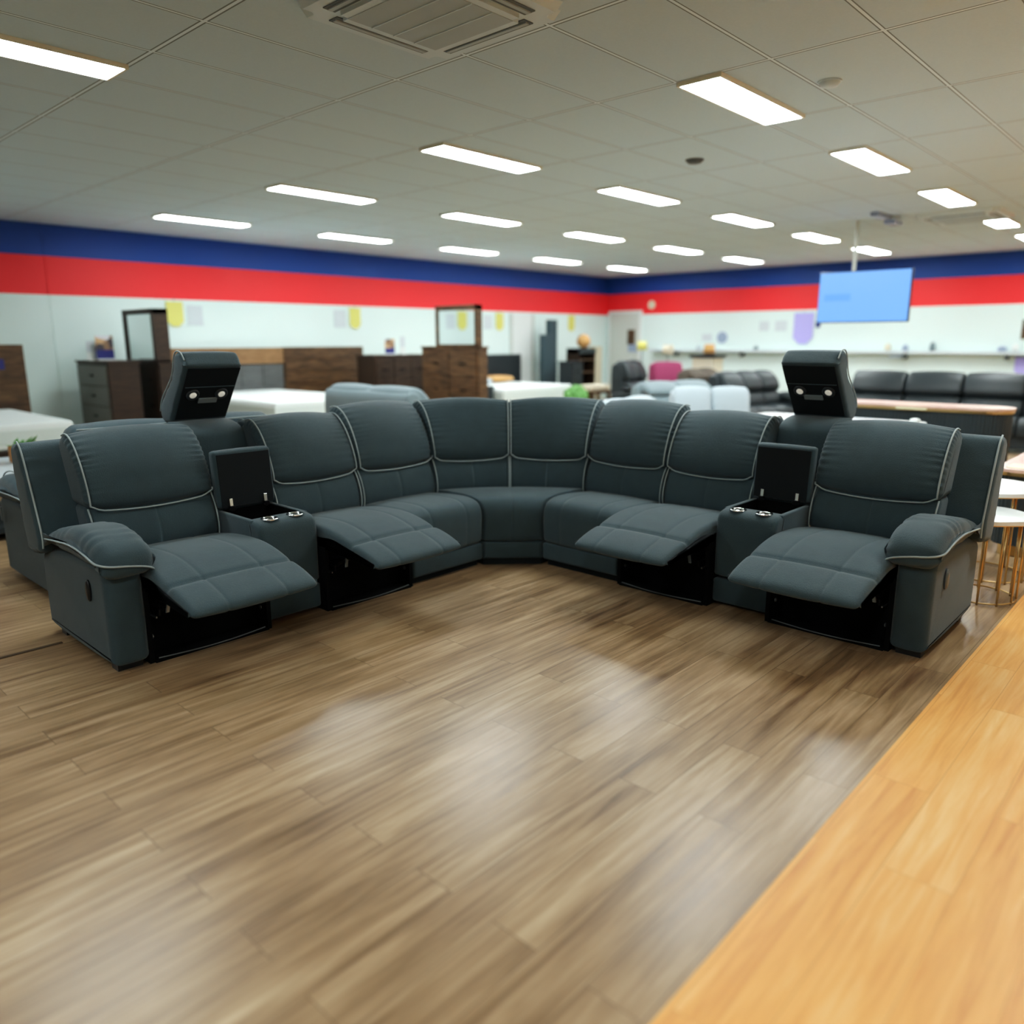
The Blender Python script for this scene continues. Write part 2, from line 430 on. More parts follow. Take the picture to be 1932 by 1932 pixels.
cassette(11.0, 11.95, 2.35, 3.3, 'small distant ceiling air conditioner cassette above the television')
def detector(x, y, label, m, r=.07):
    t = thing('smoke_detector', label, 'smoke detector', (x, y, H-.04))
    bm = bmesh.new(); lathe(bm, [(r, 0), (r, -.012), (r*.8, -.03), (r*.35, -.036)], (x, y, H)); link('housing', bm, m, t, True)
    bm = bmesh.new(); lathe(bm, [(r*1.15, 0), (r*1.15, -.008)], (x, y, H)); link('base_ring', bm, m, t)
detector(6.4, 3.75, 'dark grey round smoke detector in the middle of the ceiling', 'greyplastic')
detector(5.09, 2.08, 'pale round smoke detector beside the nearest right hand ceiling light', 'acwhite', .06)
t = thing('projector_bracket', 'pale blue bracket hanging under the ceiling beside the distant air conditioner', 'bracket', (10.7, 3.6, H-.05))
bm = bmesh.new(); box(bm, 10.4, 10.9, 3.52, 3.62, H-.05, H); link('rail', bm, 'softblue', t)
bm = bmesh.new(); box(bm, 10.85, 11.15, 3.46, 3.6, H-.1, H-.05, bev=.01); link('lamp_head', bm, 'softblue', t)

# ------------------------------------------------------------------ the recliner corner sofa
S = thing('sectional_sofa', 'charcoal reclining corner sofa with pale piping, two open consoles and four raised footrests', 'sofa', (3.6, 3.3, 0))
ML = lambda u, v, z: (1.15+u, 3.47+v, z)
MR = lambda u, v, z: (3.74+v, .87+u, z)
def MW(u, v, z):
    """corner wedge: u in -.62..+.62 along the diagonal, v depth"""
    s = u/.62
    B = (.545*s, .50-.13*s*s); T = (.69*s, .64-.03*s*s)
    k = (v-.52)/.26
    t = B[0]+(T[0]-B[0])*k; nn = B[1]+(T[1]-B[1])*k
    c = .70710678
    return (3.61+c*(t+nn), 3.335+c*(nn-t), z)

SEAT_R = [(.60, .36), (.58, .415), (.45, .435), (.3, .458), (.15, .468), (.03, .468), (-.08, .452), (-.17, .428), (-.215, .412), (-.26, .408), (-.34, .388),
          (-.41, .362), (-.437, .342), (-.437, .325), (-.41, .318), (-.3, .335), (-.2, .35), (-.1, .385), (.0, .39), (.1, .36), (.5, .33)]
SEAT_U = [(.60, .36), (.58, .42), (.45, .437), (.28, .452), (.13, .455), (.05, .44), (.01, .405), (-.005, .35), (-.002, .25), (.004, .175), (.02, .165), (.5, .165)]
KICK = [(.012, .160), (.004, .15), (.004, .06), (.012, .045), (.06, .04), (.5, .04), (.5, .16)]
LUMB = [(.50, .40), (.478, .45), (.485, .52), (.51, .59), (.545, .645), (.57, .665), (.74, .665), (.74, .40)]
HEAD = [(.575, .66), (.535, .655), (.520, .685), (.528, .74), (.565, .83), (.625, .92), (.685, .975), (.745, .998), (.80, .985), (.835, .94), (.82, .8), (.78, .66)]
HEAD_U = [(.575, .66), (.535, .655), (.520, .685), (.528, .75), (.565, .85), (.62, .94), (.68, 1.005), (.745, 1.035), (.81, 1.02), (.845, .96), (.84, .8), (.80, .66)]
SHELL = [(.84, .40), (.66, .42), (.70, .55), (.78, .80), (.82, .94), (.85, .975), (.91, .985), (.955, .95), (.94, .8), (.90, .5), (.87, .3), (.84, .3)]

def pipe_u(prof_front, u0, u1, f, parent, r=.0045, both=True, puff=.028):
    """U-shaped piping: down one side of the head cushion, along the bottom, up the other"""
    fr = smooth_poly(prof_front, 2, False)
    ins = .010
    off = lambda u: puff*(1-(2*(u-u0)/(u1-u0)-1)**2)
    a = [(u0+ins, p.x-.004, p.y) for p in fr]
    b = [(u1-ins, p.x-.004, p.y) for p in fr]
    mid = []
    for k in range(25):
        t = k/24; u = u0+ins+.012+(u1-u0-2*ins-.024)*t
        e = math.sin(min(1, min(t, 1-t)/.08)*PI/2)
        mid.append((u, .513-.5*off(u)*e-.002+.006*e, .662-.014*e-.75*off(u)*e))
    path = a+mid+(b[::-1] if both else b[::-1][:5])
    bm = bmesh.new(); tube(bm, path, r, f=f); return link('piping', bm, 'pipe', parent, True)
def pipe_side(prof_front, u, f, parent, dv=-.006, r=.0045):
    fr = smooth_poly(prof_front, 2, False)
    bm = bmesh.new(); tube(bm, [(u, p.x+dv, p.y) for p in fr], r, f=f); return link('piping', bm, 'pipe', parent, True)

HF = [(.80, .99), (.745, 1.006), (.685, .985), (.62, .925), (.562, .835), (.525, .745), (.512, .69), (.513, .668)]
HFU = [(.81, 1.03), (.745, 1.043), (.675, 1.012), (.612, .945), (.56, .855), (.525, .755), (.512, .69), (.513, .668)]
LF = [(.545, .652), (.51, .60), (.485, .53), (.476, .46), (.49, .41)]

def back_unit(u0, u1, f, head, hf, seed, both=True, sides=(1, 1)):
    bm = bmesh.new(); loft(bm, LUMB, u0-.002, u1+.002, .03, f, puff=.014, grooves=[(u0+u1)/2], gdepth=.004, wr=.003, seed=seed)
    l = link('lumbar_cushion', bm, 'fabric', S, True)
    if sides[0]: pipe_side(LF, u0+.006, f, l)
    if sides[1]: pipe_side(LF, u1-.006, f, l)
    bm = bmesh.new(); loft(bm, head, u0-.006, u1+.006, .035, f, puff=.028, wr=.006, wrk=190, step=.010, seed=seed+2)
    h = link('head_cushion', bm, 'fabric', S, True)
    pipe_u(hf, u0, u1, f, h, both=both)

def mechanism(u0, u1, f):
    bm = bmesh.new()
    for u, s in ((u0+.05, 1), (u1-.05, -1)):
        tube(bm, [(u, .14, .24), (u, .0, .30), (u, -.22, .33)], .008, f=f)
        tube(bm, [(u+.015*s, .14, .30), (u+.015*s, .0, .25), (u+.015*s, -.16, .335)], .008, f=f)
        box(bm, u-.004, u+.004, .0, .15, .22, .25, f=f)
    tube(bm, [(u0+.05, .0, .27), (u1-.05, .0, .27)], .009, f=f)
    g = link('recline_mechanism', bm, 'steel', S)
    g['label'] = 'black steel scissor linkage under the raised footrest'
    for u, s in ((u0+.042, 1), (u1-.042, -1)):
        bm = bmesh.new()
        b2 = bmesh.new(); box(b2, -.008, .008, -.004, .004, -.028, .028, bev=.002)
        for v in b2.verts:
            c = v.co.copy(); v.co = Vector(f(u+c.x+c.z*.3*s, -.12+c.y+c.z*.2, .30+c.z))
        merge(bm, b2); link('zinc_bracket', bm, 'zinc', g)
        bm = bmesh.new(); box(bm, u-.003, u+.003, .02, .09, .205, .213, f=f); link('zinc_link', bm, 'zinc', g)
        bm = bmesh.new(); lathe(bm, [(.011, 0), (.011, .004), (.005, .007)], (0, 0, 0), 14)
        for v in bm.verts:
            c = v.co.copy(); v.co = Vector(f(u-.018*s+c.z*s, .05+c.x, .115+c.y))
        link('screw', bm, 'zinc', g)
    bm = bmesh.new()
    tube(bm, [(u0+.03+(u1-u0-.06)*k/14, .01-.03*math.sin(PI*k/14), .018) for k in range(15)], .0032, f=f)
    link('floor_wire', bm, 'greyplastic', g)

def base_box(u0, u1, f, open_front):
    bm = bmesh.new()
    if open_front:
        box(bm, u0, u0+.022, .012, .8, .0, .36, f=f); box(bm, u1-.022, u1, .012, .8, .0, .36, f=f)
        box(bm, u0, u1, .42, .46, .03, .36, f=f)
        link('base_frame', bm, 'void', S)
        bm = bmesh.new(); box(bm, u0+.022, u1-.022, .12, .16, .0, .36, f=f); box(bm, u0+.022, u1-.022, .0, .16, .0, .012, f=f); link('shade_liner', bm, 'void', S)  # black upright and floor sheets standing in for deep shade under the footrest
    else:
        box(bm, u0+.01, u1-.01, .05, .8, 0.0, .05, f=f); link('base_frame', bm, 'fabric_dark', S)

def sofa_side(f, seed, mirror):
    # outer arm
    ARM = [(.0, .03), (-.012, .06), (-.012, .30), (-.01, .44), (.02, .49), (.1, .50), (.5, .48), (.70, .455), (.79, .43), (.815, .38), (.815, .08), (.80, .03)]
    bm = bmesh.new(); loft(bm, ARM, .0, .165, .035, f, puff=.004, it=2, seed=seed)
    a = link('arm_panel', bm, 'fabric', S, True)
    for q in (.03, .68): boxobj('foot', 'plastic', a, .03, .14, q, q+.07, 0, .04, f=f)
    PAD = [(-.04, .445), (-.066, .475), (-.066, .52), (-.04, .565), (.05, .605), (.18, .628), (.30, .624), (.45, .598), (.60, .562), (.70, .53), (.72, .50), (.6, .49), (.3, .49), (.0, .475)]
    bm = bmesh.new(); loft(bm, PAD, -.026, .215, .06, f, puff=.006, wr=.007, wrk=60, seed=seed+1)
    p = link('arm_pad', bm, 'fabric', S, True)
    path = smooth_poly([(-.012, .71, .508), (-.026, .62, .524), (-.0315, .45, .543), (-.0315, .3, .556), (-.0315, .17, .552), (-.032, .06, .538), (-.0315, .0, .525), (-.027, -.028, .521), (-.0135, -.055, .517), (.008, -.071, .513), (.034, -.077, .509), (.07, -.077, .504), (.11, -.077, .497), (.15, -.075, .488), (.185, -.062, .474), (.208, -.035, .455), (.220, .0, .44)], 1, False)
    bm = bmesh.new(); tube(bm, path, .0048, f=f); link('piping', bm, 'pipe', p, True)
    # handle / power button on the outer side
    bm = bmesh.new()
    lathe(bm, [(.034, 0), (.034, .006), (.026, .012)], (0, 0, 0), 20)
    for v in bm.verts:
        c = v.co.copy(); q = f(-.003-c.z, .17+c.x*.62, .36+c.y*1.5); v.co = Vector(q)
    h = link('recline_button', bm, 'plastic' if not mirror else 'greyplastic', a, True)
    h['label'] = 'oval recline control set in the outer side of the arm'
    bm = bmesh.new(); lathe(bm, [(.012, .012), (.012, .018)], (0, 0, 0), 14)
    for v in bm.verts:
        c = v.co.copy(); v.co = Vector(f(-.003-c.z, .17+c.x*.8, .375+c.y*1.2))
    link('button', bm, 'void', h)
    # wing: outer back shell of the end recliner
    WING = [(.66, .44), (.645, .50), (.68, .62), (.745, .80), (.80, .93), (.83, .962), (.89, .965), (.94, .92), (.92, .8), (.87, .5), (.85, .42)]
    bm = bmesh.new(); loft(bm, WING, -.045, .80, .03, f, puff=.004, wr=.005, wrk=80, seed=seed+3)
    w = link('back_shell', bm, 'fabric', S, True)
    pipe_side([(.85, .972), (.805, .945), (.745, .81), (.68, .63), (.645, .53), (.655, .47)], -.03, f, w, dv=-.002, r=.005)
    # end recliner
    u0, u1 = .175, .775
    base_box(u0-.01, u1+.01, f, True); mechanism(u0, u1, f)
    bm = bmesh.new(); loft(bm, SEAT_R, u0, u1+.02, .03, f, puff=.010, grooves=[u0+.17, u1-.15], cross=[(-.215, .412)], seed=seed)
    link('seat_cushion', bm, 'fabric', S, True)
    back_unit(u0-.03, u1+.005, f, HEAD, HF, seed, both=False)
    # console
    c0, c1 = .785, 1.125
    CON = [(.065, .165), (.06, .2), (.058, .44), (.065, .51), (.10, .54), (.16, .545), (.19, .545), (.19, .40), (.5, .40), (.5, .165)]
    bm = bmesh.new(); loft(bm, CON, c0, c1, .028, f, puff=.003, step=.016)
    # side walls of the storage box
    box(bm, c0+.002, c0+.03, .15, .52, .2, .545, f=f, bev=.008); box(bm, c1-.03, c1-.002, .15, .52, .2, .545, f=f, bev=.008)
    box(bm, c0+.002, c1-.002, .50, .53, .2, .55, f=f, bev=.008)
    co = link('console', bm, 'fabric', S, True)
    bm = bmesh.new(); loft(bm, [(.07, .16), (.06, .15), (.06, .03), (.07, .02), (.5, .02), (.5, .16)], c0, c1, .02, f); link('console_plinth', bm, 'fabric', S, True)
    bm = bmesh.new(); box(bm, c0+.03, c1-.03, .19, .50, .402, .41, f=f)
    box(bm, c0+.030, c0+.034, .19, .50, .40, .542, f=f); box(bm, c1-.034, c1-.03, .19, .50, .40, .542, f=f)
    box(bm, c0+.03, c1-.03, .188, .192, .40, .544, f=f); box(bm, c0+.03, c1-.03, .496, .50, .40, .545, f=f)
    link('storage_tray', bm, 'void', co)
    for cu in (c0+.095, c1-.095):
        bm = bmesh.new()
        lathe(bm, [(.030, -.004), (.030, .004), (.043, .006), (.046, .003), (.046, -.004)], (cu, .128, .545), 28, f)
        lathe(bm, [(.029, .0), (.029, .003), (.01, .003)], (cu, .128, .545), 28, f)
        cp = link('cup_holder', bm, 'chrome', co, True); cp['label'] = 'chrome cup holder ring'
    LID = [(.475, .56), (.470, .60), (.492, .85), (.502, .868), (.545, .87), (.553, .85), (.528, .60), (.52, .56)]
    bm = bmesh.new(); loft(bm, LID, c0-.005, c1-.005, .018, f, puff=.003, it=1)
    ld = link('storage_lid', bm, 'fabric', S, True); ld['label'] = 'open padded console lid standing upright'
    bm = bmesh.new()
    b2 = bmesh.new(); box(b2, c0+.012, c1-.02, 0, .006, .565, .85)
    for v in b2.verts:
        k = (v.co.z-.575)/.27; v.co = Vector(f(v.co.x, .464+.022*k+v.co.y, v.co.z))
    merge(bm, b2); link('lid_lining', bm, 'fabric_dark', ld)
    for cu in (c0+.06, c1-.075):
        bm = bmesh.new()
        b2 = bmesh.new(); box(b2, cu-.009, cu+.009, 0, .006, .572, .612, bev=.001)
        for v in b2.verts: v.co = Vector(f(v.co.x, .452+(v.co.z-.57)*.1+v.co.y, v.co.z))
        merge(bm, b2); hg = link('hinge', bm, 'chrome', ld); hg['label'] = 'bright chrome lid hinge'
        bm = bmesh.new(); box(bm, cu-.014, cu+.014, .44, .47, .545, .572, f=f, bev=.003)
        tube(bm, [(cu-.02, .445, .556), (cu+.02, .445, .556)], .005, f=f); link('hinge_base', bm, 'steel', ld)
    # middle back panel behind the console
    MID = [(.66, .40), (.68, .52), (.76, .90), (.785, .95), (.86, .985), (.98, 1.0), (1.06, .99), (1.05, .9), (.97, .7), (.90, .4)]
    bm = bmesh.new(); loft(bm, MID, c0-.005, c1+.005, .02, f, puff=.003); link('middle_back', bm, 'fabric', S, True)
    # flip-up headrest with lights
    TW = [(1.0, .985), (.985, 1.0), (.98, 1.01), (.86, 1.165), (.752, 1.305), (.745, 1.315), (.75, 1.325), (.79, 1.375), (.80, 1.385), (.86, 1.39), (.89, 1.36), (.92, 1.26), (1.0, 1.19), (1.10, 1.11), (1.125, 1.05), (1.11, 1.0), (1.07, .98)]
    bm = bmesh.new(); loft(bm, TW, c0+.005, c1+.005, .025, f, puff=.004, wr=.003, it=1, seed=seed+5)
    tw = link('flip_up_headrest', bm, 'fabric', S, True); tw['label'] = 'raised headrest block with two round lights on its front'
    pipe_side([(.76, 1.345), (.80, 1.393), (.86, 1.396), (.895, 1.36), (.925, 1.265), (1.0, 1.197), (1.10, 1.117), (1.128, 1.05)], (c0+.012 if not mirror else c0+.012), f, tw, dv=.0, r=.004)
    # inclined front panel: point on the front face
    A, B = Vector((.979, 1.008)), Vector((.748, 1.308))
    nrm = Vector((-(B-A).y, (B-A).x)).normalized(); nrm = nrm if nrm.x < 0 else -nrm
    def FP(u, k, d): q = A+(B-A)*k+nrm*d; return f(u, q.x, q.y)
    bm = bmesh.new()
    b2 = bmesh.new(); box(b2, c0+.022, c1-.012, 0.02, .985, .004, .009)
    for v in b2.verts: v.co = Vector(FP(*v.co))
    merge(bm, b2); link('dark_panel', bm, 'fabric_dark', tw)
    bm = bmesh.new(); b2 = bmesh.new(); box(b2, c0+.03, c1-.02, .645, .655, .012, .016)
    for v in b2.verts: v.co = Vector(FP(*v.co))
    merge(bm, b2); link('panel_seam', bm, 'fabric', tw)
    Lk = (B-A).length
    for cu in (c0+.085, c1-.085):
        bm = bmesh.new(); lathe(bm, [(.038, .007), (.038, .014), (.032, .018), (.023, .015)], (0, 0, 0), 24)
        for v in bm.verts: c = v.co.copy(); v.co = Vector(FP(cu+c.x, .50+c.y/Lk, c.z))
        link('light_ring', bm, 'ring', tw, True)
        bm = bmesh.new(); lathe(bm, [(.020, .013), (.020, .018), (.012, .022)], (0, 0, 0), 20)
        for v in bm.verts: c = v.co.copy(); v.co = Vector(FP(cu+c.x, .50+c.y/Lk, c.z))
        link('reading_light', bm, 'lens', tw, True)
    bm = bmesh.new(); b2 = bmesh.new(); box(b2, c0+.125, c1-.105, .345, .43, .010, .018)
    for v in b2.verts: v.co = Vector(FP(*v.co))
    merge(bm, b2); cp = link('control_panel', bm, 'panelgrey', tw)
    # second recliner
    u0, u1 = 1.13, 1.725
    base_box(u0-.005, u1+.005, f, True); mechanism(u0, u1, f)
    bm = bmesh.new(); loft(bm, SEAT_R, u0, u1, .03, f, puff=.010, grooves=[u0+.15, u1-.15], cross=[(-.215, .412)], seed=seed+7)
    link('seat_cushion', bm, 'fabric', S, True)
    back_unit(u0+.0, u1+.0, f, HEAD, HF, seed+4)
    bm = bmesh.new(); loft(bm, SHELL, u0+.02, u1+.02, .03, f, puff=.004); sh = link('back_shell', bm, 'fabric', S, True)
    pipe_side([(.83, .955), (.86, .988), (.91, .992), (.955, .955)], u0+.04, f, sh)
    # fixed seat next to the corner
    u0, u1 = 1.735, 2.325
    bm = bmesh.new(); loft(bm, SEAT_U, u0, u1, .03, f, puff=.010, grooves=[u0+.15, u1-.15], seed=seed+9); link('seat_cushion', bm, 'fabric', S, True)
    bm = bmesh.new(); loft(bm, KICK, u0, u1, .015, f); link('kick_panel', bm, 'fabric', S, True)
    base_box(u0, u1, f, False)
    back_unit(u0, u1+.03, f, HEAD_U, HFU, seed+6, both=False, sides=(1, 0))
    bm = bmesh.new(); box(bm, u0, u1, .80, .88, .05, .95, f=f, bev=.02); link('back_panel', bm, 'fabric', S)
sofa_side(ML, 1.0, False)
sofa_side(MR, 5.0, True)
# corner wedge
def MWS(u, v, z):
    c = .70710678; hw = .182+max(0, min(v, .45))*.97; t = u*hw
    return (3.61+c*(t+v), 3.335+c*(v-t), z)
bm = bmesh.new(); loft(bm, [(p[0]+.004, p[1]) for p in SEAT_U], -.985, .985, .03, MWS, puff=.006, step=.03, grooves=[0.], gw=.03, gdepth=.004); link('seat_cushion', bm, 'fabric', S, True)
bm = bmesh.new(); loft(bm, KICK, -.985, .985, .03, MWS, step=.03); link('kick_panel', bm, 'fabric', S, True)
bm = bmesh.new(); box(bm, -.9, .9, .03, .5, 0, .045, f=MWS); link('base_frame', bm, 'fabric_dark', S)
back_unit(-.605, .0, MW, HEAD_U, HFU, 11)
MWm = lambda u, v, z: MW(-u, v, z)
back_unit(-.605, .0, MWm, HEAD_U, HFU, 14)
bm = bmesh.new()
n = 12
vs = []
for i in range(n+1):
    u = -.6+1.2*i/n
    vs.append([bm.verts.new(MW(u, v, z)) for v, z in ((.74, .05), (.74, .985), (.90, .985), (.90, .05))])
for A, B in zip(vs, vs[1:]):
    for j in range(4): bm.faces.new((A[j], A[(j+1) % 4], B[(j+1) % 4], B[j]))
bm.faces.new(vs[0]); bm.faces.new(vs[-1][::-1])
link('back_panel', bm, 'fabric', S)

# ------------------------------------------------------------------ generic upholstered sofa for the show floor
def bg_sofa(name, label, cat, f, W, n, m, loc, back_h=.98, arms=(1, 1), depth=.95, split=True, group=None, pipe=False, seat=True):
    t = thing(name, label, cat, loc, group)
    aw = .2
    x0 = aw if arms[0] else 0; x1 = W-(aw if arms[1] else 0); w = (x1-x0)/n
    bm = bmesh.new(); box(bm, x0, x1, .05, depth-.05, .06, .34, f=f, bev=.02); link('base', bm, m, t)
    bm = bmesh.new(); loft(bm, [(depth-.28, .3), (depth-.22, back_h-.1), (depth-.16, back_h-.05), (depth-.06, back_h-.05), (depth, back_h-.12), (depth-.02, .08), (depth-.28, .08)], x0-.02, x1+.02, .03, f, step=.05)
    link('back_frame', bm, m, t, True)
    for i in range(n):
        a, b = x0+i*w, x0+(i+1)*w
        if seat:
            bm = bmesh.new(); loft(bm, [(.6, .34), (.6, .44), (.3, .47), (.08, .46), (-.01, .40), (-.01, .25), (.03, .2), (.5, .3)], a+.003, b-.003, .03, f, puff=.012, step=.04); link('seat_cushion', bm, m, t, True)
        if split:
            bm = bmesh.new(); loft(bm, [(depth-.42, .42), (depth-.46, .5), (depth-.42, .62), (depth-.36, .68), (depth-.2, .68), (depth-.2, .42)], a+.003, b-.003, .04, f, puff=.015, step=.04); link('lumbar_cushion', bm, m, t, True)
            zb = .68
        else: zb = .44
        hb = back_h
        bm = bmesh.new(); loft(bm, [(depth-.36, zb), (depth-.42, zb+.04), (depth-.38, (zb+hb)/2), (depth-.28, hb-.04), (depth-.18, hb), (depth-.08, hb-.03), (depth-.06, hb-.12), (depth-.1, zb+.05)], a+.003, b-.003, .05, f, puff=.018, step=.035, wr=.004)
        h = link('head_cushion', bm, m, t, True)
        if pipe:
            bm = bmesh.new(); tube(bm, [(a+.02+(b-a-.04)*k/8, depth-.05, hb-.02) for k in range(9)], .005, f=f); link('piping', bm, 'pipe', h)
    for k, (on, a) in enumerate(((arms[0], 0), (arms[1], W-aw))):
        if not on: continue
        bm = bmesh.new(); loft(bm, [(.02, .03), (.0, .05), (-.004, .12), (-.01, .42), (.0, .49), (.06, .52), (.5, .5), (depth-.14, .46), (depth-.1, .42), (depth-.1, .1), (depth-.11, .04), (depth-.16, .03)], a+.01, a+aw-.01, .03, f, step=.04); ap = link('arm_panel', bm, m, t, True)
        bm = bmesh.new(); loft(bm, [(-.03, .48), (-.055, .54), (.0, .62), (.15, .665), (.35, .645), (.62, .57), (.66, .52), (.3, .5)], a-.01, a+aw+.01, .07, f, step=.035, wr=.004); pd = link('arm_pad', bm, m, t, True)
        if pipe:
            uo = a-.014 if k == 0 else a+aw+.014
            um = a+.05 if k == 0 else a+aw-.05
            pts = smooth_poly([(uo, .62, .555), (uo, .4, .56), (uo, .2, .555), (uo, .05, .55), (um, -.05, .545)], 2, False)
            bm = bmesh.new(); tube(bm, pts, .005, f=f); link('piping', bm, 'pipe', pd, True)
            pts = smooth_poly([(um-.0, .62, .605), (um, .4, .66), (um, .2, .687), (um, .02, .65), (um, -.045, .575)], 2, False)
            bm = bmesh.new(); tube(bm, pts, .004, f=f); link('piping', bm, 'pipe', pd, True)
            bm = bmesh.new(); box(bm, uo-.006 if k == 0 else uo, uo if k == 0 else uo+.006, .1, .135, .37, .46, f=f, bev=.002); link('recline_button', bm, 'greyplastic', ap)
    return t

# second charcoal sofa standing back to back behind the left wing (faces away)
bg_sofa('recliner_sofa', 'charcoal recliner sofa back to back with the left wing of the corner sofa', 'sofa', frame(2.76, 5.58, 180), 1.46, 2, 'fabric', (2.0, 5.1, 0), back_h=.985, pipe=True, arms=(0, 1), depth=.92)
# mid grey sofa seen from behind, left of centre (faces away to the right)
bg_sofa('fabric_sofa', 'mid grey sofa with two plump head cushions behind left wing of the corner sofa', 'sofa', frame(6.25, 6.3, 90), 1.72, 2, 'greyfab', (5.8, 7.1, 0), back_h=.95, arms=(1, 0), depth=.9)
# pale grey sofa right of centre
def crest(A, B, depth):
    dx, dy = B[0]-A[0], B[1]-A[1]; L = math.hypot(dx, dy); k = depth-.18
    return frame(A[0]+dy/L*k, A[1]-dx/L*k, math.degrees(math.atan2(dy, dx))), L
f, W = crest((8.24, 4.98), (8.79, 4.28), .66)
bg_sofa('fabric_sofa', 'pale grey channel tufted sofa just behind the right half of the corner sofa', 'sofa', f, W, 2, 'palefab', (8.3, 4.5, 0), back_h=.90, arms=(0, 0), depth=.66, split=False, seat=False)
f, W = crest((6.45, 4.74), (7.6, 4.90), .85)
bg_sofa('loveseat', 'low pale blue grey loveseat behind the corner of the corner sofa', 'sofa', f, W, 2, 'palefab', (7.3, 4.6, 0), back_h=.84, arms=(0, 0), depth=.85, split=False)
f, W = crest((9.35, 6.2), (10.56, 5.86), .95)
bg_sofa('sofa', 'grey sofa with flat top rail behind the pale loveseat', 'sofa', f, W, 2, 'greyfab', (10, 6.0, 0), back_h=.87, arms=(0, 0))
f, W = crest((10.75, 5.75), (12.15, 5.44), .7)
bg_sofa('recliner_sofa', 'dark grey recliner sofa left of the right hand flip up headrest', 'sofa', f, W, 3, 'blackleather', (11.4, 5.5, 0), back_h=.98, arms=(0, 1), depth=.7)
f, W = crest((13.2, 7.84), (14.7, 7.9), .95)
bg_sofa('sofa', 'low brown fabric sofa in front of the far right wall', 'sofa', f, W, 2, 'brownfab', (14, 7.8, 0), back_h=.90, arms=(1, 1))
f, W = crest((12.3, 8.72), (13.5, 8.9), .95)
bg_sofa('recliner_chair', 'dark grey leather recliner loveseat with two humped headrests below the far corner', 'armchair', f, W, 2, 'blackleather', (13.4, 8.9, 0), back_h=1.06, arms=(1, 1))
# long black sofa on the right
bg_sofa('sectional_sofa', 'long black leather sofa with deep split back cushions behind the fluted sideboard', 'sofa', frame(11.5, 4.42, -86), 4.1, 5, 'blackleather', (11.9, 2.9, 0), back_h=1.0, arms=(1, 1))

# ------------------------------------------------------------------ furniture helpers
def drawer_chest(name, label, cat, x0, x1, y0, y1, h, side, rows, cols, body, front, z0=0.06):
    """side: '-x' or '-y' is where the drawers are"""
    t = thing(name, label, cat, ((x0+x1)/2, (y0+y1)/2, 0))
    boxobj('carcass', body, t, x0, x1, y0, y1, z0, h-.03, bev=.004)
    boxobj('top', body, t, x0-.015, x1+.015, y0-.015, y1+.015, h-.03, h, bev=.005)
    bm = bmesh.new()
    for a in (x0+.02, x1-.07):
        for b in (y0+.02, y1-.07): box(bm, a, a+.05, b, b+.05, 0, z0)
    link('plinth', bm, body, t)
    a0, a1 = (y0, y1) if side == '-x' else (x0, x1)
    for i in range(rows):
        for j in range(cols):
            p0 = a0+.03+(a1-a0-.06)*j/cols+.006; p1 = a0+.03+(a1-a0-.06)*(j+1)/cols-.006
            q0 = z0+.03+(h-z0-.09)*i/rows+.006; q1 = z0+.03+(h-z0-.09)*(i+1)/rows-.006
            if side == '-x':
                d = boxobj('drawer', front, t, x0-.018, x0, p0, p1, q0, q1, bev=.003)
                boxobj('knob', 'steel', d, x0-.035, x0-.018, (p0+p1)/2-.05, (p0+p1)/2+.05, (q0+q1)/2-.01, (q0+q1)/2+.01)
            else:
                d = boxobj('drawer', front, t, p0, p1, y0-.018, y0, q0, q1, bev=.003)
                boxobj('knob', 'steel', d, (p0+p1)/2-.05, (p0+p1)/2+.05, y0-.035, y0-.018, (q0+q1)/2-.01, (q0+q1)/2+.01)
    return t

def bed(label, x0, x1, y0, y1, top, base_m, frame_m, hb=None, hbh=1.35, hbm='darkwood', hb_parts=None, rail=None):
    t = thing('bed', label, 'bed', ((x0+x1)/2, (y0+y1)/2, 0))
    bm = bmesh.new(); box(bm, x0, x1, y0, y1, .10, top-.26, bev=.01)
    link('bed_base', bm, frame_m, t)
    bm = bmesh.new()
    for a in (x0+.05, x1-.12):
        for b in (y0+.05, y1-.12): box(bm, a, a+.07, b, b+.07, 0, .1)
    link('leg', bm, frame_m, t)
    bm = bmesh.new(); box(bm, x0+.01, x1-.01, y0+.01, y1-.01, top-.26, top, bev=.045, seg=4); mt = link('mattress', bm, 'mattress', t, True)
    bm = bmesh.new(); box(bm, x0+.004, x1-.004, y0+.004, y1-.004, top-.2, top-.06, bev=.01); link('border', bm, 'quilt', mt)
    if hb:
        h0, h1, hy = hb
        bm = bmesh.new(); box(bm, h0, h1, hy, hy+.06, .05, hbh, bev=.008); hbo = link('headboard', bm, hbm, t)
        if rail:
            bm = bmesh.new(); box(bm, h0, h1, hy-.03, hy, hbh-.26, hbh, bev=.008); link('top_rail', bm, rail, hbo)
            bm = bmesh.new()
            for k in range(5):
                a = h0+(h1-h0)*k/5; box(bm, a+.01, a+(h1-h0)/5-.01, hy-.012, hy, .5, hbh-.28)
            link('slat_panel', bm, 'greywood', hbo)
        else:
            bm = bmesh.new()
            k = 4
            for i in range(k):
                zz = .5+(hbh-.52)*i/k; box(bm, h0+.02, h1-.02, hy-.012, hy, zz+.008, zz+(hbh-.52)/k-.004)
            link('headboard_plank', bm, hbm, hbo)
    return t

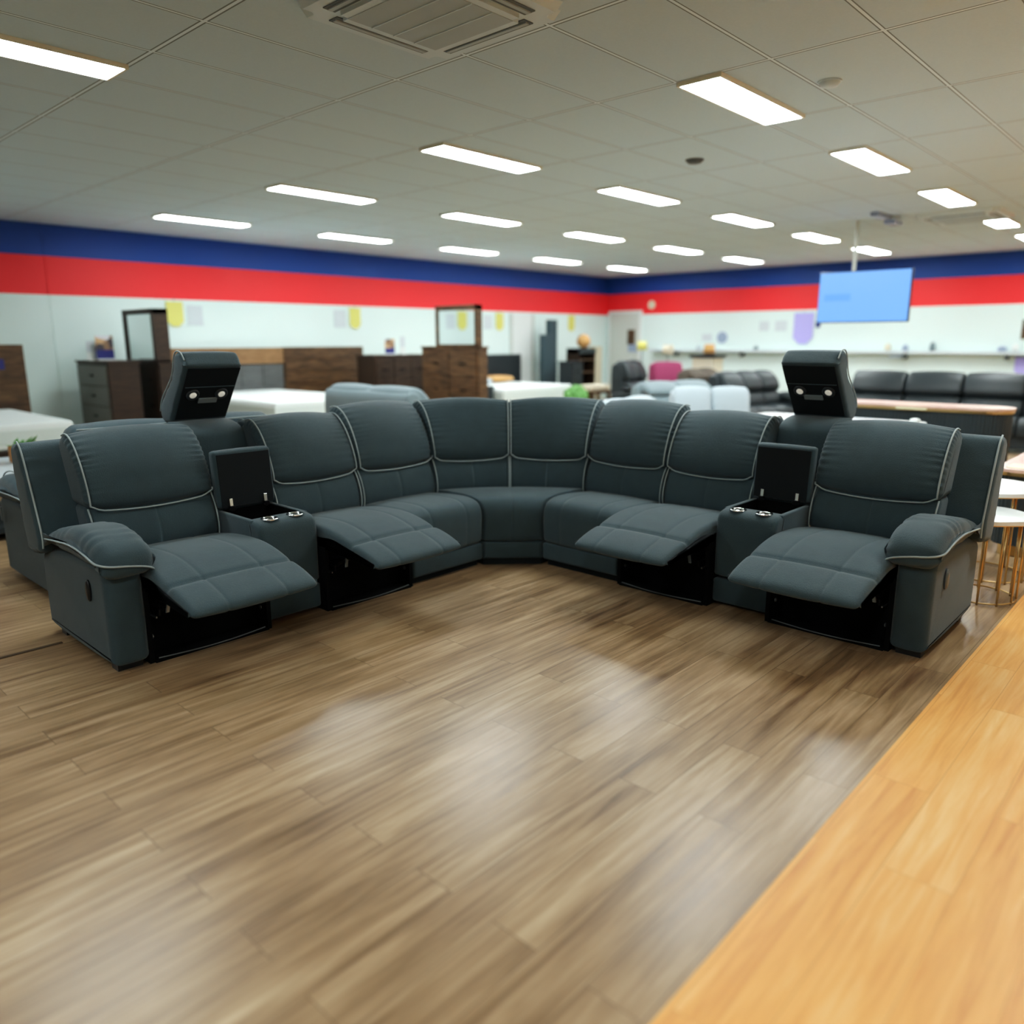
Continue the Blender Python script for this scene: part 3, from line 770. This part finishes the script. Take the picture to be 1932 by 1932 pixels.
# ------------------------------------------------------------------ left wall bedroom displays
b1 = bed('white mattress bed with dark headboard at the far left edge of the photo', .95, 2.82, 8.75, 10.85, .655, 'quilt', 'darkwood', (.7, 3.03, 10.87), 1.41, 'rustic')
o = boxobj('price_card', 'navy', None, 2.68, 2.80, 10.84, 10.85, 1.12, 1.24); tag(o, 'small navy card on the headboard at the far left edge', 'sign')
drawer_chest('tallboy', 'dark brown tallboy with grey drawer fronts left of the tall mirror', 'chest of drawers', 3.86, 4.25, 10.55, 11.62, 1.2, '-x', 4, 1, 'darkwood', 'greyfront')
def dresser_mirror(label, x0, x1, y0, y1, h, m0, m1, mh, body, frame_t=.05, depth=.12, bracket=False):
    t = drawer_chest('dressing_table', label, 'dresser', x0, x1, y0, y1, h, '-x', 3, 2, body, body)
    bm = bmesh.new()
    box(bm, x0, x0+depth, m0, m0+frame_t, h, mh); box(bm, x0, x0+depth, m1-frame_t, m1, h, mh)
    box(bm, x0, x0+depth, m0, m1, mh-frame_t*(1 if not bracket else 1.7), mh, bev=.004); box(bm, x0, x0+depth, m0, m1, h, h+.03)
    mf = link('mirror_frame', bm, body, t)
    bm = bmesh.new(); box(bm, x0+.02, x0+.03, m0+frame_t, m1-frame_t, h+.03, mh-frame_t*.8); link('mirror', bm, 'mirror', mf)
    bm = bmesh.new(); box(bm, x0+.031, x0+depth-.01, m0+frame_t*.5, m1-frame_t*.5, h, mh-.01); link('backing', bm, body, mf)
    return t
dresser_mirror('dark brown dressing table with tall framed mirror left of the left flip up headrest', 4.46, 4.95, 10.45, 11.5, 1.17, 10.5, 11.48, 1.865, 'darkwood', .07, .2)
def standee(name, label, x, y, z, w, h, axis='y', m='pic', band='navy'):
    t = thing(name, label, 'sign', (x, y, z))
    if axis == 'y':
        boxobj('card', m, t, x-w/2, x+w/2, y, y+.01, z+h*.42, z+h, bev=0)
        boxobj('band', band, t, x-w/2, x+w/2, y-.002, y+.01, z+.02, z+h*.42)
        boxobj('stand', 'white', t, x-w/2, x+w/2, y-.03, y+.04, z, z+.02)
    return t
standee('photo_standee', 'colour photo card with navy band standing on the tallboy', 4.06, 11.12, 1.2, .22, .32)
standee('photo_standee', 'pale folded leaflet beside the photo card on the tallboy', 3.93, 11.2, 1.2, .14, .25, m='greycard', band='white')
bed('white bed with brown top rail and grey slatted headboard behind left flip up headrest', 5.35, 7.0, 9.15, 11.85, .66, 'quilt', 'darkwood', (5.2, 7.15, 11.87), 1.34, 'greywood', rail='midwood')
t = thing('headboard', 'rustic brown plank headboard against the wall left of the low dark chest', 'headboard', (7.9, 11.9, 0))
boxobj('panel', 'rustic', t, 7.17, 8.82, 11.88, 11.95, .3, 1.345, bev=.006)
for a in (7.2, 8.7): boxobj('leg', 'rustic', t, a, a+.08, 11.89, 11.94, 0, .3)
bm = bmesh.new()
for i in range(5): box(bm, 7.19, 8.80, 11.868, 11.88, .32+.205*i, .515+.205*i)
link('plank_front', bm, 'rustic', t)
drawer_chest('sideboard', 'low dark chest of drawers left of the square mirror dresser', 'chest of drawers', 8.0, 9.2, 10.5, 10.95, 1.215, '-y', 3, 3, 'darkwood', 'darkwood')
standee('photo_standee', 'small photo card standing on the low dark chest of drawers', 8.43, 10.6, 1.215, .2, .26)
standee('photo_standee', 'narrow white card beside the photo card on the low dark chest', 8.75, 10.65, 1.215, .1, .3, m='greycard', band='white')
dresser_mirror('dark brown dressing table with a square mirror reaching the red wall stripe', 8.41, 8.6, 8.46, 9.76, 1.36, 8.5, 9.42, 1.975, 'rustic', .045, .12, True)
t = thing('headboard', 'plain black upholstered headboard against the wall right of the square mirror', 'headboard', (12.5, 11.9, 0))
boxobj('panel', 'blackleather', t, 11.95, 13.15, 11.88, 11.97, .35, 1.15, bev=.01); boxobj('leg', 'blackleather', t, 12.05, 12.12, 11.9, 11.95, 0, .35); boxobj('leg', 'blackleather', t, 12.98, 13.05, 11.9, 11.95, 0, .35)
drawer_chest('nightstand', 'small black nightstand beside the blonde timber bed', 'nightstand', 9.55, 9.95, 9.65, 10.0, .66, '-y', 2, 1, 'blackleather', 'blackleather')
bb = bed('blonde timber bed with white mattress in the middle distance', 10.0, 11.95, 9.45, 11.3, .62, 'quilt', 'blonde', (9.95, 12.0, 11.35), .615, 'blonde')
def cushion(name, label, cat, x, y, z, w, d, h, m, rz=0, group=None):
    bm = bmesh.new(); f = frame(x, y, rz)
    loft(bm, [(-d/2, z+h*.3), (-d/2, z+h*.7), (-d*.3, z+h), (d*.3, z+h), (d/2, z+h*.7), (d/2, z+h*.3), (d*.3, z), (-d*.3, z)], -w/2, w/2, .04, f, puff=.02, step=.04)
    o = link(name, bm, m, None, True); return tag(o, label, cat, group)
cushion('pillow', 'cream pillow at the head of the blonde timber bed, left one', 'pillow', 10.5, 11.0, .645, .6, .4, .14, 'cream')
cushion('pillow', 'tan pillow at the head of the blonde timber bed, right one', 'pillow', 11.4, 10.95, .645, .6, .4, .1, 'tan')
cushion('pillow', 'folded cream throw on the left side of the blonde timber bed', 'pillow', 10.4, 10.5, .645, .5, .35, .1, 'palefab')
t = thing('potted_plant', 'round green clipped plant in front of the blonde timber bed', 'plant', (11.35, 8.9, 0))
bm = bmesh.new(); lathe(bm, [(.12, 0), (.15, .24), (.14, .26)], (11.35, 8.9, 0), 20); link('pot', bm, 'white', t, True)
bm = bmesh.new(); bmesh.ops.create_icosphere(bm, subdivisions=4, radius=.22)
for v in bm.verts:
    v.co *= 1+.18*noise.noise(v.co*14); v.co += Vector((11.35, 8.9, .42))
link('foliage', bm, 'green', t)
def panel(label, x0, x1, y, h, m):
    t = thing('upholstered_panel', label, 'headboard', ((x0+x1)/2, y, 0))
    boxobj('board', m, t, x0, x1, y, y+.1, .02, h, bev=.015)
    bm = bmesh.new()
    for k in range(1, 3): a = x0+(x1-x0)*k/3; box(bm, a-.006, a+.006, y-.004, y+.001, .1, h-.05)
    link('channel_seam', bm, 'blackleather', t)
    return t
panel('shorter upright grey blue padded panel leaning near the far corner', 13.36, 13.75, 11.42, 1.57, 'fabric')
panel('taller narrow upright grey blue panel next to the shorter padded one', 13.72, 14.02, 11.55, 1.9, 'fabric')
# dark open shelf with ornament
t = thing('bookcase', 'dark open shelf unit with a tan ball ornament left of the far corner', 'bookcase', (14.3, 11.0, 0))
boxobj('side_panel', 'darkwood', t, 13.98, 14.01, 10.9, 11.25, 0, 1.27); boxobj('side_panel', 'darkwood', t, 14.57, 14.6, 10.9, 11.25, 0, 1.27)
boxobj('back_panel', 'darkwood', t, 14.01, 14.57, 11.22, 11.25, 0, 1.27)
for z in (.05, .4, .72, 1.0): boxobj('shelf', 'rustic', t, 14.01, 14.57, 10.9, 11.22, z, z+.03)
boxobj('top', 'blackleather', t, 13.98, 14.6, 10.88, 11.25, 1.15, 1.27)
bm = bmesh.new(); lathe(bm, [(.06, 0), (.13, .06), (.16, .15), (.13, .25), (.06, .30), (.05, .31)], (14.35, 11.05, 1.27), 24); o = link('ornament', bm, 'tan', None, True); tag(o, 'tan round wicker ornament on top of the dark open shelf', 'ornament')
drawer_chest('nightstand', 'dark chest with black front just left of the dark open shelf unit', 'nightstand', 13.35, 13.75, 10.6, 10.95, 1.0, '-y', 3, 1, 'blackleather', 'blackleather')
t = thing('bench', 'small dark bench with pale cushion in front of the dark open shelf unit', 'bench', (13.3, 9.9, 0))
boxobj('frame', 'rustic', t, 12.95, 13.65, 9.75, 10.1, .36, .42)
for a in (12.97, 13.58):
    for b in (9.77, 10.03): boxobj('leg', 'rustic', t, a, a+.05, b, b+.05, 0, .36)
boxobj('cushion', 'cream', t, 12.97, 13.63, 9.76, 10.09, .42, .54, bev=.04)
t = thing('wall_panel', 'cream upright panel leaning on the left wall by the far corner', 'panel', (16.0, 11.9, 0))
boxobj('board', 'cream', t, 15.85, 16.22, 11.9, 11.96, 0, 1.3, bev=.01); boxobj('edge_band', 'blonde', t, 15.82, 15.85, 11.9, 11.96, 0, 1.3)
# yellow price tags hanging on the left wall
def pennant(label, x, z0, z1, w, m, wall='l', group=None, y=None):
    t = thing('price_sign', label, 'sign', (x, RY1, z0) if wall == 'l' else (RX1, y, z0), group)
    bm = bmesh.new()
    pts = [(-w/2, z1), (w/2, z1), (w/2, z0+w*.3), (w*.2, z0), (-w*.2, z0), (-w/2, z0+w*.3)]
    for d in (.02, .03):
        pass
    vs = []
    for d in (.02, .026):
        vs.append([bm.verts.new((x+p[0], RY1-d, p[1]) if wall == 'l' else (RX1-d, y+p[0], p[1])) for p in pts])
    bm.faces.new(vs[0]); bm.faces.new(vs[1][::-1])
    for j in range(6): bm.faces.new((vs[0][j], vs[0][(j+1) % 6], vs[1][(j+1) % 6], vs[1][j]))
    link('card', bm, m, t)
    bm = bmesh.new()
    tube(bm, [(x, RY1-.022, z1), (x, RY1-.022, z1+.06)] if wall == 'l' else [(RX1-.022, y, z1), (RX1-.022, y, z1+.06)], .004); link('string', bm, 'greyplastic', t)
for k, (x, ww) in enumerate(((5.43, .26), (8.74, .24), (12.55, .24), (15.05, .24))):
    pennant(['yellow hanging price sign right of the tall framed mirror', 'yellow hanging price sign above the rustic plank headboard', 'yellow hanging price sign above the plain black headboard', 'yellow hanging price sign nearest the far corner'][k], x, 1.66, 2.03, ww, 'yellow', group='yellow signs under the red stripe')
for k, (x, lab) in enumerate(((5.75, 'faint grey rectangle on the wall beside the first yellow sign'), (8.42, 'faint grey rectangle on the wall beside the second yellow sign'), (12.2, 'faint grey rectangle on the wall beside the third yellow sign'))):
    o = boxobj('wall_card', 'greycard', None, x-.12, x+.12, RY1-.012, RY1-.002, 1.68, 1.98); tag(o, lab, 'sign')  # plain pale grey rectangles beside the yellow signs

# ------------------------------------------------------------------ right-hand side of the showroom
# television on a ceiling pole
t = thing('television', 'large television showing a plain light blue screen on a ceiling pole', 'television', (11.0, 3.83, 2.0))
boxobj('casing', 'plastic', t, 11.0, 11.06, 3.235, 4.42, 1.672, 2.342, bev=.008)
boxobj('screen', 'screen', t, 10.994, 11.001, 3.247, 4.408, 1.686, 2.33)
boxobj('screen_bar', 'screen2', t, 10.990, 10.9945, 3.98, 4.33, 1.96, 2.05)
bm = bmesh.new(); tube(bm, [(11.08, 4.0, 2.2), (11.08, 4.0, H)], .025); box(bm, 11.06, 11.1, 3.7, 4.1, 1.95, 2.2); link('ceiling_pole', bm, 'offwhite', t)
pennant('lilac hanging sign left of the television', 0, 1.36, 2.0, .42, 'lilac', 'r', y=6.9)
o = boxobj('wall_card', 'navy', None, RX1-.016, RX1-.006, 6.55, 6.65, 1.70, 1.82); tag(o, 'tiny navy card at the right edge of the lilac sign', 'sign')
pennant('lilac sign low at the right edge of the photo', 0, .82, 1.14, .26, 'lilac', 'r', y=2.86)
for lab, y, z, w, h, m in (('small pale blue round plate on the right wall left of the television', 8.77, 1.5, .26, .2, 'softblue'), ('faint grey card on the right wall beside the pale blue plate', 9.15, 1.5, .26, .16, 'greycard'),
                           ('left one of two faint grey notices between plate and lilac sign', 7.78, 1.74, .22, .2, 'greycard'), ('right one of two faint grey notices between plate and lilac sign', 7.4, 1.74, .26, .22, 'greycard'),
                           ('narrow brown framed picture on the corner door', 11.22, 1.52, .22, .36, 'rustic'), ('pale blue card under the picture on the corner door', 11.15, 1.25, .3, .18, 'softblue'),
                           ('brown framed picture cut off by the right edge', 2.86, 1.62, .2, .34, 'rustic'), ('round pale pink plaque on the red stripe right of the far corner', 10.68, 2.28, .2, .26, 'cream')):
    dx = .045 if 'door' in lab else .0
    bm = bmesh.new()
    if 'round' in lab:
        lathe(bm, [(w/2, 0), (w/2, .015), (w*.3, .02)], (0, 0, 0), 20)
        for v in bm.verts: c = v.co.copy(); v.co = Vector((RX1-.002-c.z, y+c.x, z+c.y))
    else: box(bm, RX1-.014-dx, RX1-.002-dx, y-w/2, y+w/2, z-h/2, z+h/2, bev=.003)
    o = link('wall_plaque' if 'round' in lab else 'wall_card', bm, m); tag(o, lab, 'wall decoration')
t = thing('wall_shelf', 'long grey shelf running along the right wall', 'shelf', (RX1-.1, 6, 1.2))
boxobj('board', 'greycard', t, RX1-.22, RX1, 1.0, 10.6, 1.185, 1.235)
for k in range(6): boxobj('bracket', 'greyplastic', t, RX1-.2, RX1, 1.4+k*1.7, 1.43+k*1.7, 1.08, 1.185)
for lab, y, h, r, m in (('tall grey bottle on the wall shelf right of the television', 4.35, .17, .055, 'greyfab'), ('pink jar on the wall shelf below the television', 5.15, .14, .06, 'cream'), ('blue grey jar on the wall shelf below the television', 4.83, .12, .06, 'softblue'),
                        ('pale jar on the wall shelf at the right edge', 3.2, .1, .08, 'softblue'), ('small white jar on the wall shelf at the right edge', 3.0, .14, .06, 'white'), ('dark jar on the wall shelf left of the right headrest', 7.9, .08, .06, 'greyfab'), ('small grey jar on the wall shelf near the corner', 9.3, .08, .06, 'palefab')):
    bm = bmesh.new(); lathe(bm, [(r*.8, 0), (r, h*.3), (r*.9, h*.7), (r*.45, h*.9), (r*.4, h)], (RX1-.1, y, 1.235), 18); o = link('jar', bm, m, None, True); tag(o, lab, 'jar', 'jars on the wall shelf')
t = thing('hanging_basket', 'small grey tray hung under the wall shelf below the television', 'tray', (RX1-.1, 5.0, 1.1))
boxobj('tray', 'palefab', t, RX1-.18, RX1-.01, 4.85, 5.1, 1.10, 1.14); boxobj('rim', 'greyplastic', t, RX1-.19, RX1, 4.84, 5.11, 1.14, 1.15)
# small things by the far corner
f, W = crest((14.1, 9.05), (14.6, 8.65), .7)
bg_sofa('armchair', 'small magenta armchair right of the dark recliner loveseat', 'armchair', f, W, 1, 'pink', (13.7, 9.0, 0), back_h=1.0, arms=(0, 0), depth=.7, split=False)
t = thing('side_table', 'small table with dark top behind the magenta armchair', 'side table', (15.2, 8.4, 0))
boxobj('top', 'blackleather', t, 15.0, 15.5, 8.1, 8.7, 1.08, 1.14); boxobj('pedestal', 'cream', t, 15.05, 15.45, 8.15, 8.65, 0, 1.08)
for lab, x, y, z, r, m in (('yellow lamp shade left of the dark recliner chair near the corner door', 15.6, 10.3, 1.2, .13, 'yellow'), ('cream lamp shade behind the headrest of the dark recliner chair', 15.6, 9.6, 1.12, .14, 'cream'), ('tan lamp shade on the small table behind the magenta armchair', 15.3, 8.4, 1.14, .13, 'tan')):
    t = thing('table_lamp', lab, 'lamp', (x, y, 0))
    zb = 0 if '_table' in lab or x != 15.3 else 1.14
    bm = bmesh.new(); lathe(bm, [(.1, zb), (.1, zb+.02), (.012, zb+.03), (.012, z+.02)], (x, y, 0), 16); link('stem', bm, 'greyplastic', t, True)
    bm = bmesh.new(); lathe(bm, [(r, z+.02), (r*.8, z+.22)], (x, y, 0), 24); link('lamp_shade', bm, m, t, True)

# fluted pieces
def rounded_rect(x0, x1, y0, y1, r, n=8):
    P = []
    for cx, cy, a0 in ((x1-r, y1-r, 0), (x0+r, y1-r, 90), (x0+r, y0+r, 180), (x1-r, y0+r, 270)):
        for k in range(n+1):
            a = math.radians(a0+90*k/n); P.append(Vector((cx+r*math.cos(a), cy+r*math.sin(a))))
    return P
def prism(bm, P, z0, z1):
    A = [bm.verts.new((p.x, p.y, z0)) for p in P]; B = [bm.verts.new((p.x, p.y, z1)) for p in P]
    k = len(P)
    for j in range(k): bm.faces.new((A[j], A[(j+1) % k], B[(j+1) % k], B[j]))
    bm.faces.new(A[::-1]); bm.faces.new(B)
def fluted_unit(name, label, cat, x0, x1, y0, y1, h, r, top_m):
    t = thing(name, label, cat, ((x0+x1)/2, (y0+y1)/2, 0))
    P = resample(rounded_rect(x0+.02, x1-.02, y0+.02, y1-.02, r), .006)
    n = len(P); arc = 0; Q = []
    for i in range(n):
        tg = (P[(i+1) % n]-P[i-1]).normalized(); nr = Vector((tg.y, -tg.x)); Q.append(P[i]+nr*(.006*abs(math.sin(arc*PI/.03)))); arc += (P[(i+1) % n]-P[i]).length
    bm = bmesh.new(); prism(bm, Q, .08, h-.045); link('fluted_body', bm, 'fluted', t)
    bm = bmesh.new(); prism(bm, rounded_rect(x0+.06, x1-.06, y0+.06, y1-.06, max(.02, r-.05)), 0, .08); link('plinth', bm, 'gold', t)
    bm = bmesh.new(); prism(bm, rounded_rect(x0+.005, x1-.005, y0+.005, y1-.005, r), h-.045, h-.02); link('gold_edge', bm, 'gold', t)
    bm = bmesh.new(); prism(bm, rounded_rect(x0, x1, y0, y1, r), h-.02, h); link('stone_top', bm, top_m, t)
    return t
fluted_unit('sideboard', 'dark fluted sideboard with marble top and gold edge behind the right wing', 'sideboard', 7.42, 7.86, 1.33, 3.1, .885, .2, 'pinkmarble')
o = boxobj('price_card', 'paper', None, 7.40, 7.412, 1.95, 2.2, .85, .868); tag(o, 'cream price label hanging on the gold edge of the fluted sideboard', 'sign')
boxo = fluted_unit('coffee_table', 'dark fluted coffee table with rose marble top at the right edge', 'coffee table', 6.02, 7.3, -.6, 1.13, .6, .12, 'pinkmarble')
o = boxobj('price_card', 'paper', None, 6.1, 6.3, .93, 1.07, .601, .604); tag(o, 'cream price card lying on the rose marble table top', 'sign')
t = thing('dining_table', 'white marble table behind the right flip up headrest', 'table', (6.45, 2.45, 0))
bm = bmesh.new(); prism(bm, rounded_rect(6.05, 6.9, 1.78, 3.15, .1), .77, .80); link('tabletop', bm, 'marble', t)
for a in (6.15, 6.75):
    for b in (1.95, 2.95):
        bm = bmesh.new(); tube(bm, [(a, b, 0), (a, b, .77)], .025); link('leg', bm, 'gold', t)
bm = bmesh.new(); lathe(bm, [(.03, 0), (.04, .012), (.035, .026), (.015, .032)], (6.78, 1.86, .80), 20); o = link('bowl', bm, 'white', None, True); tag(o, 'small white rounded ornament on the corner of the white marble table', 'ornament')

def gold_table(label, cx, cy, r, h, n, group):
    t = thing('side_table', label, 'side table', (cx, cy, 0), group)
    bm = bmesh.new()
    P = []
    for k in range(64):
        a = 2*PI*k/64; rr = r*(1+.05*math.cos(4*a)); P.append(Vector((cx+rr*math.cos(a), cy+rr*math.sin(a))))
    prism(bm, P, h-.022, h); link('stone_top', bm, 'marble', t)
    bm = bmesh.new(); prism(bm, [Vector((cx, cy))+(p-Vector((cx, cy)))*.94 for p in P], h-.03, h-.022); link('gold_rim', bm, 'gold', t)
    for k in range(n):
        a = 2*PI*k/n+.2; x, y = cx+r*.8*math.cos(a), cy+r*.8*math.sin(a)
        bm = bmesh.new(); tube(bm, [(x, y, 0), (x, y, h-.03)], .006); link('leg', bm, 'gold', t, True)
    bm = bmesh.new(); tube(bm, [(cx+r*.8*math.cos(2*PI*k/40), cy+r*.8*math.sin(2*PI*k/40), .012) for k in range(40)], .005, True); link('foot_ring', bm, 'gold', t, True)
gold_table('lower round marble side table on gold legs beside the right arm of the sofa', 4.97, .93, .235, .49, 12, None)
gold_table('taller round marble side table with thin gold legs at the right edge', 5.5, 1.02, .30, .565, 12, None)
# coffee table display at the far left
t = thing('coffee_table', 'dark coffee table with pale glass top at the far left edge behind the second sofa', 'coffee table', (1.4, 7.2, 0))
boxobj('top', 'greycard', t, .6, 2.12, 6.5, 7.75, .44, .47); boxobj('shelf', 'blackleather', t, .65, 2.07, 6.55, 7.7, .36, .44); boxobj('lower_shelf', 'blackleather', t, .65, 2.07, 6.55, 7.7, .06, .1)
for a in (.65, 2.0):
    for b in (6.55, 7.62): boxobj('leg', 'blackleather', t, a, a+.08, b, b+.08, 0, .36)
t = thing('planter_box', 'small orange wooden planter with green leaves on the far left coffee table', 'planter', (1.95, 7.35, .47))
boxobj('box', 'orange', t, 1.85, 2.03, 7.2, 7.4, .47, .6, bev=.005)
bm = bmesh.new()
for k in range(40):
    a = random.uniform(0, 6.28); l = random.uniform(.05, .12); c = Vector((1.94+random.uniform(-.07, .07), 7.3+random.uniform(-.08, .08), .6))
    d = Vector((math.cos(a)*l, math.sin(a)*l, l*random.uniform(.2, .8))); s = d.cross(Vector((0, 0, 1))).normalized()*.02
    quad(bm, [c, c+d*.5+s, c+d, c+d*.5-s])
link('leaves', bm, 'green', t)
t = thing('framed_photo', 'small dark framed box on the far left coffee table', 'frame', (1.62, 7.4, .47))
boxobj('border', 'darkwood', t, 1.5, 1.78, 7.45, 7.5, .47, .66); boxobj('print', 'cream', t, 1.52, 1.76, 7.444, 7.45, .6, .65)

# ------------------------------------------------------------------ world, camera
w = bpy.data.worlds.new('World'); bpy.context.scene.world = w; w.use_nodes = True
w.node_tree.nodes['Background'].inputs[0].default_value = (.8, .9, 1, 1); w.node_tree.nodes['Background'].inputs[1].default_value = .05
cd = bpy.data.cameras.new('Camera'); cam = bpy.data.objects.new('Camera', cd); COL.objects.link(cam)
FPX = 1463.
cd.sensor_width = 36; cd.sensor_fit = 'HORIZONTAL'; cd.lens = 36*FPX/1932
p, y, r = math.radians(12.49), math.radians(47.22), math.radians(-.11)
fw = Vector((math.sin(y)*math.cos(p), math.cos(y)*math.cos(p), -math.sin(p)))
rt = Vector((math.cos(y), -math.sin(y), 0)); up = rt.cross(fw)
rt, up = rt*math.cos(r)+up*math.sin(r), up*math.cos(r)-rt*math.sin(r)
cam.matrix_world = Matrix(((rt.x, up.x, -fw.x, 0), (rt.y, up.y, -fw.y, 0), (rt.z, up.z, -fw.z, 1.45), (0, 0, 0, 1)))
cd.dof.use_dof = True; cd.dof.focus_distance = 3.8; cd.dof.aperture_fstop = .8
sc = bpy.context.scene
sc.camera = cam
sc.view_settings.view_transform = 'Standard'
sc.view_settings.look = 'None'
sc.view_settings.exposure = 0.12
sc.view_settings.use_curve_mapping = True
cm = sc.view_settings.curve_mapping; cv = cm.curves[3]
for a, b in ((.035, .026), (.12, .118), (.4, .45)): cv.points.new(a, b)
cm.update()
sc.cycles.use_denoising = True
sc.cycles.max_bounces = 7; sc.cycles.diffuse_bounces = 4; sc.cycles.glossy_bounces = 3
